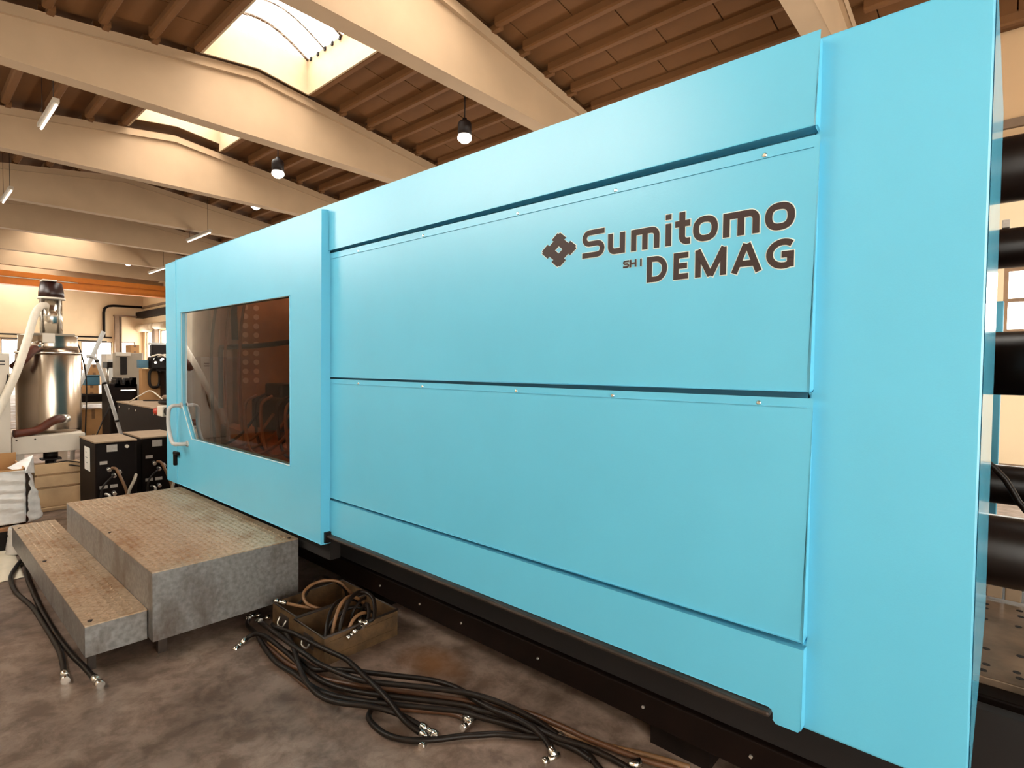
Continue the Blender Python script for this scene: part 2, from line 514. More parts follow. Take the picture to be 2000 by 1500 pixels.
front_light_ops = [(x - 4.6, x - .4, 3.35, 5.0, 3, 2) if x in (-2, -7) else (x - 4.3, x - .7, 4.5, 5.6, 3, 1) for x in BEAMS[2:-1]] + [(2.6, 6.6, .4, 4.2, 3, 3)]  # unseen windows: high ones shaped for panel sheen, low glazing added as fill
wall('wall_front', 'y', YS, -.25, XW - .25, XE + .25, 7.1, front_light_ops, 'brick_wall', 'painted long wall behind the camera with unseen windows added for light')
left_ops = [(-1.0, 1.6, .7, 2.95, 3, 1), (1.9, 4.2, .7, 2.95, 3, 1), (4.5, 6.3, .7, 2.95, 2, 1), (6.6, 8.3, .7, 2.95, 2, 1), (8.5, 10.25, .7, 2.95, 2, 1), (10.75, 11.6, .7, 3.0, 1, 1)]
wall('wall_left', 'x', XW, -.25, YS, YN, 7.9, left_ops, 'wall_paint', 'far cream end wall with a row of bright windows')
right_ops = [(-46.0, -43.7, 1.7, 3.75, 2, 1), (-42.9, -40.4, 1.7, 3.75, 2, 1)] + [(x - 4.2, x - .8, 2.1, 3.7, 3, 1) for x in BEAMS[2:-2]] + [(-.05, 4.2, 2.14, 3.2, 2, 2)]
wall('wall_right', 'y', YN, .25, XW - .25, XE + .25, 7.1, right_ops, 'wall_paint', 'cream long wall behind the machine with windows')
wall('wall_back', 'x', XE, .25, YS, YN, 7.9, [(-1.0, 3.6, .5, 4.8, 3, 3), (4.6, 11.0, .5, 4.8, 4, 3)], 'wall_paint', 'end wall behind the camera with large unseen windows added for light')  # unseen windows added to light the faces turned to this end
portal('front_portal', (-7.0, YS - .3, 4.18), (math.radians(90), 0, 0), 9.4, 1.7)
portal('added_glazing_portal', (4.6, YS - .3, 2.3), (math.radians(90), 0, 0), 4.0, 3.8)
portal('front_far_portal', (-29.5, YS - .3, 5.05), (math.radians(90), 0, 0), 35, 1.1)
portal('left_portal', (XW - .3, 5.3, 1.85), (0, math.radians(-90), 0), 2.4, 12.8)
portal('right_portal', ((XW + XE) / 2, YN + .3, 2.75), (math.radians(-90), 0, 0), XE - XW, 2.1)
portal('back_portal', (XE + .3, 5.0, 2.65), (0, math.radians(90), 0), 4.3, 12.0)

# black service pipes, runway beam and door rollers on the far walls
xw = XW + .12
G().tube(smooth_path([(xw, 0, 3.22), (xw, 5, 3.24), (xw, 10.2, 3.26)], 3), .05, 8).build('trim_1', 'black_paint', kind='structure', label='black service pipe along the far wall')
G().tube(smooth_path([(xw, 4, 2.98), (xw, 9.9, 2.98)], 3), .035, 8).build('trim_2', 'black_paint', kind='structure', label='thin black service pipe under the upper pipe')
G().tube([(xw, 9.75, 3.26), (xw, 9.75, 4.95), (xw, 9.80, 5.25), (xw, 10.0, 5.42), (xw, 10.3, 5.48), (xw, 12.0, 5.52)], .085, 8).build('trim_3', 'black_paint', kind='structure', label='bent black duct rising on the far wall')
g = G(); g.box(XW, XW + .3, 10.35, 10.6, 0, 4.75); g.box(XW, XW + .24, 10.68, 10.76, 0, 4.75); g.box(XW, XW + .3, 10.3, 12.05, 4.75, 4.85)
g.build('trim_4', 'window_frame', kind='structure', label='brown steel column by the far corner')
G().box(XW, XE, YN - .45, YN, 4.72, 5.12).build('trim_5', 'black_paint', kind='structure', label='dark crane runway beam along the long wall')
G().box(XW, XE, YN - .10, YN, 5.42, 5.56).build('trim_6', 'window_frame', kind='structure', label='brown pipe above the runway beam')
G().cyl((-46.3, YN - .3, 3.98), (-43.2, YN - .3, 3.98), .26, 14).build('trim_7', 'shutter_steel', kind='structure', label='rolled up door shutter in the far corner')
G().cyl((-42.6, YN - .3, 4.0), (-40.2, YN - .3, 4.0), .22, 14).build('trim_8', 'shutter_steel', kind='structure', label='second rolled up door shutter')
G().box(-43.6, -42.95, YN - .25, YN, 0, 4.2).build('trim_9', 'window_frame', kind='structure', label='pillar between the shutters')
G().box(XW, XE, YS, YS + .4, 4.72, 4.95).build('trim_10', 'black_paint', kind='structure', label='crane runway beam along the wall behind the camera')
G().box(-1.2, 6, YN - .02, YN, 5.2, 7.0).build('trim_11', 'wall_low', kind='structure', label='tan upper wall panel behind the machine')

# overhead crane
cr = thing('overhead_crane', (-38.5, 5.2, 4.95), 'orange overhead crane girder spanning the far end of the hall', 'crane')
g = G(); g.box(-38.7, -38.35, YS + .1, YN - .1, 5.55, 5.85); g.box(-38.8, -38.25, YS + .1, YN - .1, 5.50, 5.55); g.box(-38.7, -38.35, YS + .1, YN - .1, 5.93, 6.2); g.box(-38.66, -38.45, YS + .1, YN - .1, 5.85, 5.93)
g.build('girder', 'orange_paint', cr)
G().box(-38.42, -38.34, YS + .3, YN - 5.2, 5.87, 5.91).build('power_rail', 'white_paint', cr)
for y0, zz in ((YN - .42, 5.12), (YS + .02, 4.95)):
    G().box(-39.4, -37.6, y0, y0 + .38, zz, 5.5).build('end_carriage', 'orange_paint', cr)

# pendant lamps (black housing, lit lens) and shallow unlit ones
def pendant(x, y, z, lit, label, r=.145):
    t = thing('pendant_lamp', (x, y, z), label, 'lamp', None)
    zt = ztop(y) + DECK
    G().cyl((x, y, z + .42), (x, y, zt), .012, 6).build('suspension_rod', 'lamp_black', t)
    if lit:
        G().lathe((x, y, z + .12), [(r * .97, 0), (r * .97, .22), (r * .8, .27), (r * .35, .30), (r * .3, .34)], 18).build('housing', 'lamp_black', t)
        G().lathe((x, y, z), [(r * .5, -.03), (r * .95, .03), (r, .07), (r * .9, .11)], 18).build('lens', 'lamp_glow', t)
    else:
        G().lathe((x, y, z + .1), [(r * 1.5, 0), (r * 1.45, .03), (r * .7, .16), (r * .35, .3)], 20).build('shade', 'grey_paint', t)
        G().lathe((x, y, z + .06), [(r * .4, 0), (r * 1.1, .02), (r * 1.2, .05)], 20).build('reflector', 'stainless', t)
pendant(-8.4, 7.89, 6.12, True, 'lit black pendant lamp nearest the turquoise machine top')
pendant(-13.45, 6.38, 6.12, True, 'lit black pendant lamp hanging in front of the third beam')
pendant(-18.15, 7.88, 6.53, True, 'lit lamp lens showing just below the third beam')
pendant(-12.75, 7.83, 6.5, False, 'unlit lamp with an orange collar under the second beam')
pendant(-12.93, 2.72, 6.55, False, 'round unlit bronze coloured lamp near the left skylight edge')
pendant(-23.1, 2.95, 6.55, False, 'pale round lamp under the fourth beam at the left')
pendant(-33.9, 8.18, 6.55, True, 'tiny distant lit lamp near the machine corner', .12)
G().lathe((-12.75, 7.83, 6.80), [(.12, 0), (.12, .06)], 14).build('collar', 'orange_paint', [o for o in COL.objects if o.name.startswith('pendant_lamp')][3])

def tube_lamp(x0, x1, y, z, label):
    t = thing('tube_lamp', ((x0 + x1) / 2, y, z), label, 'lamp')
    G().box(x0, x1, y - .05, y + .05, z + .03, z + .11).build('housing', 'grey_paint', t, bevel=.01)
    G().cyl((x0 + .05, y + .01, z), (x1 - .05, y + .01, z), .022, 8).build('tube', 'tube_glow', t)
    for x in (x0 + .25, x1 - .25):
        G().cyl((x, y, z + .1), (x, y, ztop(y) + DECK), .006, 5).build('cable', 'lamp_black', t)
tube_lamp(-14.2, -12.6, 2.0, 6.05, 'long tube lamp hanging between the second and third beam')
tube_lamp(-21.8, -20.0, 2.2, 6.1, 'tube lamp at the left photo edge under the fourth beam')
tube_lamp(-23.2, -20.9, 7.5, 6.1, 'thin tube lamp just above the machine door corner')
tube_lamp(-33.0, -30.4, 8.86, 6.1, 'far tube lamp beside the machine corner')

# ------------------------------------------------------------------ injection moulding machine
MC = thing('injection_moulding_machine', (-2.8, 2.9, 0), 'large turquoise injection moulding machine with brown lettering and sliding door', 'machine')
YP, YD, YC = 1.64, 1.585, 1.672          # panel, door and end cover faces
TQ = 'turquoise_paint'
XL, XR = -2.97, -.388
def bent_panel(name, x0, x1, z0, z1, y, depth, label=None, poly=None):
    """sheet panel with a folded edge and a small rounded nose"""
    g = G()
    pts = poly or [(x0, z0), (x1, z0), (x1, z1), (x0, z1)]
    g.prism(pts, 'y', y, y + depth)
    return g.build(name, TQ, MC, bevel=.008, label=label)
# backing sheet in the joints, set back
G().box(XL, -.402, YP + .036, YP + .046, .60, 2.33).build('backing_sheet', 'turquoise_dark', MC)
top_band = bent_panel('cover_panel', XL, XR, 2.142, 2.384, YP - .012, .06, 'narrow top cover band')
logo_panel = bent_panel('cover_panel', XL, XR, 1.440, 2.116, YP, .05, 'upper cover panel carrying the lettering')
low_panel = bent_panel('cover_panel', XL, XR, .757, 1.415, YP, .05, 'plain lower cover panel')
skirt = bent_panel('cover_panel', XL, XR, .55, .735, YP - .004, .05, 'bottom skirt panel with a notched corner',
                   [(XL, .546), (-.472, .546), (-.460, .534), (-.460, .514), (-.452, .506), (XR - .008, .506), (XR, .514), (XR, .735), (XL, .735)])
for i, p in enumerate((top_band, logo_panel, low_panel)):
    pass
# lips and screws along the upper edge of the two big panels
for zz, pn in ((2.104, logo_panel), (1.410, low_panel)):
    G().box(XL + .01, XR - .006, YP - .0035, YP + .0, zz - .012, zz - .0105).build('edge_fold', TQ, pn)
sc = G().lathe((0, 0, 0), [(.0075, -.006), (.0075, 0), (.004, .003)], 12)
sc.v = [(x, -z, y) for x, y, z in sc.v]
sc = sc.mesh('screw', 'chrome')
for zz, pn in ((2.101, logo_panel), (1.405, low_panel)):
    for x in (-2.55, -2.02, -1.44, -1.0, -.52):
        inst('screw', sc, (x, YP, zz), pn)
# right end cover with mitred return
G().box(-.398, -.036, YC, YC + .03, .502, 2.392).build('end_cover', TQ, MC, bevel=.006)
G().add([(-.036, YC, .504), (-.022, 2.07, .80), (-.022, 2.07, 2.22), (-.036, YC, 2.39), (-.058, YC + .03, .56), (-.044, 2.07, .80), (-.044, 2.07, 2.22), (-.058, YC + .03, 2.34)],
        [(0, 1, 2, 3), (7, 6, 5, 4), (0, 4, 5, 1), (1, 5, 6, 2), (2, 6, 7, 3)]).build('end_cover_return', 'turquoise_gloss', MC)
G().box(-2.9, -.07, YC + .034, YC + .044, .62, 2.30).build('added_dark_liner', 'dark_void', MC)  # unseen dark sheet added behind the covers to darken tie bar reflections
# sliding door with the cut-corner window
XDL, XDR, ZD0, ZD1 = -5.17, -2.832, .495, 2.360
win = [(-5.055, 1.918), (-3.19, 1.912), (-3.19, .892), (-4.84, .898), (-5.06, 1.165)]
door = G().prism([(XDL, ZD0), (XDR - .0, ZD0), (XDR, ZD1), (XDL, ZD1)], 'y', YD, YD + .05, [win]).build('sliding_door', TQ, MC, bevel=.005)
G().box(XDR - .03, XDR - .004, YD + .05, YP - .014, ZD0 + .07, ZD1 - .004).build('door_edge', TQ, door)
cx = sum(p[0] for p in win) / 5; cz = sum(p[1] for p in win) / 5
rim = [(cx + (x - cx) * 1.002, cz + (z - cz) * 1.003) for x, z in win]
rin = [(cx + (x - cx) * .9975, cz + (z - cz) * .996) for x, z in win]
G().prism(rim, 'y', YD - .001, YD + .004, [rin]).build('window_gasket', 'decal_rim', door)
G().prism([(cx + (x - cx) * .998, cz + (z - cz) * .998) for x, z in win], 'y', YD + .018, YD + .022).build('window_pane', 'tinted_pane', door)
# left jamb, handle, latch, emergency stop
G().box(-5.445, XDL - .008, YD, YD + .06, .484, 2.358).build('door_jamb', TQ, MC, bevel=.006)
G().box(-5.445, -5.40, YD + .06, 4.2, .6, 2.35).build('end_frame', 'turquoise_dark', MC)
hp = smooth_path([(-5.07, YD - .004, 1.155), (-5.07, YD - .06, 1.155), (-5.075, YD - .088, 1.13), (-5.08, YD - .092, 1.08), (-5.08, YD - .092, 1.0), (-5.05, YD - .092, .93), (-4.99, YD - .09, .862), (-4.95, YD - .07, .852), (-4.93, YD - .004, .852)], 4)
G().tube(hp, .0155, 10).build('door_handle', 'grey_handle', door)
for x, z in ((-5.07, 1.155), (-4.93, .852)):
    G().cyl((x, YD - .008, z), (x, YD + .004, z), .026, 12).build('handle_flange', 'grey_handle', door)
lt = G().box(-5.20, -5.11, YD - .03, YD, .735, .765).box(-5.20, -5.165, YD - .028, YD, .645, .74).build('latch', 'black_paint', door, bevel=.008)
es = G().box(-5.78, -5.63, YD + .02, YD + .12, 1.02, 1.115).build('emergency_stop_box', 'white_paint', MC, bevel=.01)
G().cyl((-5.78, YD + .05, 1.065), (-5.83, YD + .03, 1.06), .034, 12).build('stop_button', 'red_button', es)
G().cyl((-5.63, YD + .07, 1.07), (-5.445, YD + .07, 1.07), .04, 12).build('stop_bracket', 'black_paint', MC)
# bottom track and base frame
G().box(-2.83, -.463, YP - .030, YP + .02, .527, .5435).build('door_track', 'rail_steel', MC, bevel=.007)
G().box(-2.845, -2.815, YP - .040, YP + .02, .50, .56).build('track_end', 'black_steel', MC)
G().box(-5.40, -2.86, 1.655, 1.72, .38, .52).build('dark_gap_strip', 'dark_void', MC)  # dark strip added to black out the gap under the door
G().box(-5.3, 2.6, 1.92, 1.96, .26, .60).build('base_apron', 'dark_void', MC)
G().box(-5.3, 2.6, 1.90, 2.1, .14, .255).build('base_beam', 'black_paint', MC, bevel=.006)
bm = G().cyl((0, 0, 0), (0, -.006, 0), .006, 8).mesh('base_bolt', 'zinc')
for x in (-2.72, -2.35, -2.02, -1.52, -1.0, -.6):
    inst('base_bolt', bm, (x, 1.90, .20), MC)
for x in (-5.0, -2.95, -.9, 1.6):
    G().box(x - .12, x + .12, 2.0, 2.3, 0, .14).build('levelling_foot', 'black_steel', MC)
    G().box(x - .12, x + .12, 3.8, 4.1, 0, .14).build('levelling_foot', 'black_steel', MC)
G().box(-5.3, 2.6, 2.1, 4.15, .14, .58).build('machine_bed', 'black_steel', MC)
# tie bars seen past the end cover, running along the machine
for (y, z, r, l) in ((2.2, 2.095, .094, 'upper front'), (2.2, 1.525, .094, 'middle'), (2.2, .965, .105, 'lower front'), (3.8, 2.13, .10, 'upper rear'), (3.8, .92, .10, 'lower rear')):
    G().cyl((-.36 if l == 'middle' else -2.9, y, z), (1.7, y, z), r, 28).build('tie_bar', 'tie_bar_steel', MC)
G().box(1.7, 2.3, 1.9, 4.1, .58, 2.35).build('end_platen', 'black_steel', MC, bevel=.03)
G().box(-3.2, -2.6, 1.95, 4.1, .6, 2.3).build('fixed_platen', 'platen_steel', MC, bevel=.02)
# rear covers
G().box(-5.4, -.09, 4.22, 4.26, .55, 2.36).build('rear_cover', TQ, MC)
G().box(-.085, -.012, 4.18, 4.26, .55, 1.9).build('rear_post', TQ, MC, bevel=.006)
# machine bed plate with holes
bed = G().box(-.36, 1.7, 2.12, 2.9, .58, .605).build('bed_plate', 'bed_steel', MC, bevel=.004)
hm = G().cyl((0, 0, -.004), (0, 0, .0012), .010, 12).mesh('plate_hole', 'dark_void')
for x in (-.02, .06, .14, .26, .4):
    for y in (2.17, 2.22, 2.34, 2.62, 2.74, 2.8):
        inst('plate_hole', hm, (x + random.uniform(-.01, .01), y + random.uniform(-.01, .01), .605), bed)
for k in range(7):
    G().box(-.03 + k * .055, .018 + k * .055, 2.86, 2.90, .615, .665).build('terminal_box', 'beige_plastic', MC, bevel=.004)
G().box(-.05, .5, 2.88, 2.91, .668, .70).build('cable_duct', 'label_grey', MC)
g = G(); g.box(-.36, 2.2, 2.04, 2.12, .50, .585); g.box(-.36, 2.2, 1.96, 2.04, .34, .44)
g.build('bed_ledge', 'black_paint', MC, bevel=.006)
G().tube(smooth_path([(-.3, 2.9, 1.34), (-.02, 2.9, 1.12), (.12, 2.9, .93), (.5, 2.9, .82)], 5), .012, 8).build('cable', 'rubber_black', MC)
G().box(-.03, .0, 3.66, 3.70, 2.21, 2.25).build('sensor', 'label_grey', MC, bevel=.004)
# inside behind the door window
G().box(-5.40, -5.28, 2.12, 4.0, .85, 2.3).build('moving_platen', 'platen_steel', MC, bevel=.01)
hm2 = G().cyl((0, 0, 0), (.006, 0, 0), .026, 12).mesh('platen_bore', 'bore_bright')
for k in range(11):
    for y in (2.19, 2.29):
        inst('platen_bore', hm2, (-5.28, y, 2.2 - k * .085), MC)
G().box(-5.39, -5.36, 1.70, 2.11, .75, 2.34).build('inner_panel', 'interior_grey', MC)
G().box(-5.35, -5.30, 1.90, 1.98, .8, 2.34).build('inner_post', 'interior_grey', MC, bevel=.01)
G().box(-5.38, -2.9, 1.75, 2.0, .62, .70).build('drip_tray', 'interior_brown', MC, bevel=.01)
G().prism([(-5.36, .72), (-3.2, .72), (-3.2, .80), (-5.36, .95)], 'y', 2.0, 3.9).build('chute', 'interior_brown', MC)
g = G(); g.box(-4.95, -4.35, 2.1, 2.6, .95, 1.22); g.box(-4.8, -4.5, 2.15, 2.5, 1.22, 1.34)
g.build('mould_tool', 'black_steel', MC, bevel=.02)
G().box(-4.3, -3.9, 2.15, 2.6, .93, 1.12).build('mould_tool', 'black_steel', MC, bevel=.02)
G().tube(smooth_path([(-5.30, 1.98, 1.10), (-5.3, 1.98, 1.6), (-5.2, 2.0, 1.65), (-4.6, 2.05, 1.66), (-3.3, 2.1, 1.72)], 5), .022, 8).build('inner_pipe', 'rubber_black', MC)
G().tube(smooth_path([(-5.2, 2.06, 2.34), (-5.21, 2.06, 2.0), (-5.18, 2.06, 1.72)], 5), .03, 8).build('cable_bundle', 'rubber_black', MC)
for k in range(9):
    x0 = -5.2 + k * .17
    y0 = 1.86 + .05 * (k % 4)
    zt = 2.3 if k < 3 else 1.25
    G().tube(smooth_path([(x0, y0 + .1, zt), (x0 + .03, y0, (zt + .8) / 2 + .15), (x0 + .12, y0 - .02, .90), (x0 + .3, y0 - .03, .82), (x0 + .5, y0 + .05, .92), (x0 + .6, y0 + .15, 1.1)], 5), .012, 7).build('inner_hose', 'hose_tan' if k % 3 else 'rubber_black', MC)

# ------------------------------------------------------------------ lettering on the upper panel
def offset_stroke(g, pts, wd, y, closed=False, ext=0.0, th=.0006):
    P = [Vector((a, b)) for a, b in pts]
    n = len(P)
    if not closed and ext:
        P[0] = P[0] + (P[0] - P[1]).normalized() * ext
        P[-1] = P[-1] + (P[-1] - P[-2]).normalized() * ext
    L, R = [], []
    for i in range(n):
        if closed: a, c = P[i - 1], P[(i + 1) % n]
        else: a, c = P[max(i - 1, 0)], P[min(i + 1, n - 1)]
        d1 = (P[i] - a).normalized() if (P[i] - a).length > 1e-9 else (c - P[i]).normalized()
        d2 = (c - P[i]).normalized() if (c - P[i]).length > 1e-9 else d1
        nn = Vector((-(d1.y + d2.y), d1.x + d2.x)).normalized()
        k = wd / 2 / max(.35, nn.dot(Vector((-d2.y, d2.x))))
        L.append(P[i] + nn * k); R.append(P[i] - nn * k)
    m_ = n if closed else n - 1
    vs = [(q.x, y, q.y) for q in L] + [(q.x, y, q.y) for q in R]
    vs += [(q.x, y + th, q.y) for q in L] + [(q.x, y + th, q.y) for q in R]
    fs = []
    for i in range(m_):
        j = (i + 1) % n
        fs.append((i, j, n + j, n + i))
        fs.append((i, 2 * n + i, 2 * n + j, j)); fs.append((n + i, n + j, 3 * n + j, 3 * n + i))
    g.add(vs, fs)

def arc(cx, cz, rx, rz, a0, a1, n=8):
    return [(cx + rx * math.cos(math.radians(a0 + (a1 - a0) * k / n)), cz + rz * math.sin(math.radians(a0 + (a1 - a0) * k / n))) for k in range(n + 1)]

def letter(strokes, wd, rimw=.0026):
    gr = G(); gl = G()
    for si, st in enumerate(strokes):
        pts, closed = (st[0], True) if isinstance(st, tuple) else (st, False)
        offset_stroke(gr, pts, wd + 2 * rimw, YP - .0010 - .00012 * si, closed, rimw)
        offset_stroke(gl, pts, wd, YP - .0026 - .00012 * si, closed, 0)
    lo = gl.build('letter', 'decal_brown', logo_panel)
    gr.build('letter_outline', 'decal_rim', logo_panel)

def L_S(x0, x1, z0, z1, w_):
    h = w_ / 2; a, b_, c, d = x0 + h, x1 - h, z0 + h, z1 - h; mz = (c + d) / 2; r = (d - mz) / 2; rx = r * 1.0
    return [[(x1, d)] + arc(a + rx, (d + mz) / 2, rx, r, 90, 270) + arc(b_ - rx, (c + mz) / 2, rx, r, 90, -90) + [(x0, c)]]
def L_u(x0, x1, z0, z1, w_):
    h = w_ / 2; a, b_, c = x0 + h, x1 - h, z0 + h; r = .016
    return [[(a, z1)] + arc(a + r, c + r, r, r, 180, 270, 6) + [(x1, c)], [(b_, z0), (b_, z1)]]
def L_m(x0, x1, z0, z1, w_):
    h = w_ / 2; a, b_, d = x0 + h, x1 - h, z1 - h; r = .018; mid = (a + b_) / 2
    return [[(x0, d)] + arc(b_ - r, d - r, r, r, 90, 0, 6) + [(b_, z0)], [(a, z0), (a, z1)], [(mid, z0), (mid, d)]]
def L_o(x0, x1, z0, z1, w_):
    h = w_ / 2
    a, b_, c, d = x0 + h, x1 - h, z0 + h, z1 - h
    pts = []
    for k in range(36):
        t = 2 * math.pi * k / 36
        cc, ss = math.cos(t), math.sin(t)
        pts.append(((a + b_) / 2 + (b_ - a) / 2 * math.copysign(abs(cc) ** .82, cc), (c + d) / 2 + (d - c) / 2 * math.copysign(abs(ss) ** .82, ss)))
    return [(pts,)]
zb, zx, zc = 1.8865, 1.9565, 1.9855
W1 = .0192
letter(L_S(-1.131, -1.040, zb, 1.9825, .018), .018)
letter(L_u(-1.0255, -.9595, zb, zx, W1), W1)
letter(L_m(-.9365, -.8350, zb, zx, W1), W1)
letter([[(-.8045, zb), (-.8045, zx)], [(-.8045, 1.969), (-.8045, zc)]], W1)
letter([[(-.7590, zc)] + arc(-.7590 + .016, zb + .008 + .016, .016, .016, 180, 270, 6) + [(-.7325, zb + .008)], [(-.7815, 1.9495), (-.7325, 1.9495)]], W1)
letter(L_o(-.7235, -.6475, zb - .001, 1.9615, .0185), .0185)
letter(L_m(-.6315, -.5285, zb, zx, W1), W1)
letter(L_o(-.5135, -.4365, zb - .001, 1.9615, .0185), .0185)
za, zt = 1.7782, 1.8605
W2 = .0174; h = W2 / 2
letter([([(-.8770 + h, za + h), (-.8770 + h, zt - h)] + arc(-.846, (za + zt) / 2, .846 - .8066 - h, (zt - za) / 2 - h, 90, -90, 14),)], W2)
letter([[(-.7850 + h, za), (-.7850 + h, zt)], [(-.7845, zt - h), (-.7365, zt - h)], [(-.7845, (za + zt) / 2), (-.7405, (za + zt) / 2)], [(-.7845, za + h), (-.7365, za + h)]], W2)
letter([[(-.7145 + h, za), (-.7145 + h, zt)], [(-.6200 - h, za), (-.6200 - h, zt)], [(-.7075, zt), (-.66725, za + .002)], [(-.66725, za + .002), (-.6270, zt)]], W2)
letter([[(-.5970, za), (-.5640, zt)], [(-.5605, zt), (-.5280, za)], [(-.590, za + .026), (-.535, za + .026)]], W2)
letter([arc(-.4640, (za + zt) / 2, .0445 - h, (zt - za) / 2 - h, 52, 296, 22) + [(-.4365 - h, za + .012)], [(-.4365 - h, za + .004), (-.4365 - h, 1.8245)], [(-.468, 1.8175), (-.4365, 1.8175)]], W2)
W3 = .0060
letter(L_S(-.9655, -.9425, 1.8345, 1.8595, W3), W3, .001)
letter([[(-.9375, 1.8345), (-.9375, 1.8595)], [(-.9185, 1.8345), (-.9185, 1.8595)], [(-.9375, 1.847), (-.9185, 1.847)]], W3, .001)
letter([[(-.8990, 1.8345), (-.8990, 1.8595)]], W3, .001)
# square emblem standing on its corner, notched sides, open centre
def emb(k, hole=None):
    side = [(-.86, 1), (-.22, 1), (-.22, .80), (.22, .80), (.22, 1), (.86, 1), (.86, .90)]
    out = []
    for r_ in range(4):
        for a, b_ in side:
            for _ in range(r_):
                a, b_ = b_, -a
            out.append((a * k, b_ * k))
    return out
def em(p): a, b_ = p; return (-1.2362 + (a - b_) * .5 * .0845, 1.9320 + (a + b_) * .5 * .0665)
hole = [em(p) for p in ((-.2, -.2), (.2, -.2), (.2, .2), (-.2, .2))]
hole2 = [em(p) for p in ((-.16, -.16), (.16, -.16), (.16, .16), (-.16, .16))]
G().prism([em(p) for p in emb(1.0)], 'y', YP - .0022, YP - .0016, [hole]).build('emblem', 'decal_brown', logo_panel)
G().prism([em(p) for p in emb(1.045)], 'y', YP - .0012, YP - .0006, [hole2]).build('emblem_outline', 'decal_rim', logo_panel)

HOSES={
 'left_a':(0.013,[(-5.605, 0.685), (-5.444, 0.62), (-5.204, 0.548), (-5.023, 0.515), (-4.723, 0.509), (-4.373, 0.543), (-4.007, 0.55), (-3.763, 0.552), (-3.55, 0.548), (-3.312, 0.523)]),
 'left_b':(0.013,[(-5.558, 0.674), (-5.277, 0.624), (-5.007, 0.596), (-4.726, 0.584), (-4.34, 0.574), (-3.89, 0.572), (-3.511, 0.585), (-3.32, 0.601), (-3.15, 0.61)]),
 'coupl':(0.012,[(-3.006, 1.235), (-3.014, 1.265), (-2.984, 1.293), (-2.903, 1.306), (-2.786, 1.306), (-2.652, 1.302), (-2.49, 1.293), (-2.347, 1.293), (-2.253, 1.304), (-2.163, 1.334), (-2.055, 1.389), (-1.902, 1.482), (-1.706, 1.604), (-1.616, 1.632), (-1.529, 1.672), (-1.406, 1.701), (-1.28, 1.715), (-1.178, 1.753), (-1.06, 1.782), (-0.959, 1.789)]),
 'cross_a':(0.012,[(-3.048, 1.44), (-2.928, 1.408), (-2.817, 1.376), (-2.645, 1.325), (-2.483, 1.269), (-2.334, 1.223), (-2.216, 1.203), (-2.118, 1.208), (-2.039, 1.24), (-1.959, 1.293), (-1.884, 1.348), (-1.822, 1.394), (-1.745, 1.426)]),
 'cross_b':(0.012,[(-3.087, 1.425), (-2.953, 1.385), (-2.772, 1.382), (-2.604, 1.379), (-2.446, 1.395), (-2.312, 1.412), (-2.225, 1.406), (-2.108, 1.391), (-1.999, 1.377), (-1.9, 1.373), (-1.792, 1.371), (-1.711, 1.398)]),
 'upper':(0.012,[(-2.728, 1.333), (-2.555, 1.326), (-2.405, 1.312), (-2.328, 1.361), (-2.195, 1.448), (-2.06, 1.531), (-1.927, 1.611), (-1.833, 1.644), (-1.759, 1.654), (-1.663, 1.647), (-1.551, 1.652), (-1.465, 1.669), (-1.383, 1.685), (-1.311, 1.686), (-1.273, 1.677)]),
 'loop':(0.012,[(-2.036, 1.457), (-2.022, 1.393), (-1.982, 1.333), (-1.944, 1.304), (-1.867, 1.292), (-1.79, 1.3), (-1.715, 1.337), (-1.644, 1.408), (-1.583, 1.49), (-1.531, 1.548), (-1.482, 1.601), (-1.411, 1.651), (-1.322, 1.712), (-1.181, 1.757), (-1.095, 1.725), (-1.022, 1.695)]),
 'brown_a':(0.011,[(-2.905, 1.279), (-2.684, 1.258), (-2.488, 1.253), (-2.364, 1.252), (-2.211, 1.292), (-2.031, 1.373), (-1.88, 1.465), (-1.765, 1.547), (-1.707, 1.576), (-1.653, 1.584)]),
 'brown_b':(0.011,[(-2.89, 1.293), (-2.612, 1.276), (-2.482, 1.288), (-2.349, 1.308), (-2.221, 1.363), (-2.054, 1.456), (-1.893, 1.546), (-1.737, 1.633), (-1.628, 1.689), (-1.498, 1.751), (-1.419, 1.775), (-1.292, 1.792), (-1.189, 1.807), (-0.996, 1.856), (-0.864, 1.913)]),
 'brown_c':(0.011,[(-2.902, 1.319), (-2.682, 1.31), (-2.524, 1.31), (-2.379, 1.324), (-2.244, 1.377), (-2.079, 1.474), (-1.919, 1.567), (-1.806, 1.62), (-1.752, 1.635), (-1.642, 1.702), (-1.506, 1.76), (-1.377, 1.782), (-1.253, 1.799), (-1.116, 1.847), (-0.965, 1.911), (-0.834, 1.954)]),
 'dark_c':(0.012,[(-3.25, 1.361), (-3.159, 1.316), (-3.021, 1.302), (-2.823, 1.263), (-2.647, 1.241), (-2.486, 1.252), (-2.313, 1.256), (-2.196, 1.284), (-2.08, 1.34), (-1.93, 1.435), (-1.787, 1.53), (-1.69, 1.59), (-1.588, 1.626), (-1.474, 1.668), (-1.358, 1.7), (-1.21, 1.738), (-1.125, 1.736)]),
 'dark_d':(0.012,[(-3.172, 1.39), (-3.023, 1.36), (-2.844, 1.333), (-2.633, 1.319), (-2.493, 1.32), (-2.396, 1.32), (-2.285, 1.336), (-2.129, 1.372), (-2.021, 1.433), (-1.873, 1.53), (-1.722, 1.62), (-1.621, 1.66), (-1.505, 1.702), (-1.393, 1.743), (-1.289, 1.763)]),
}

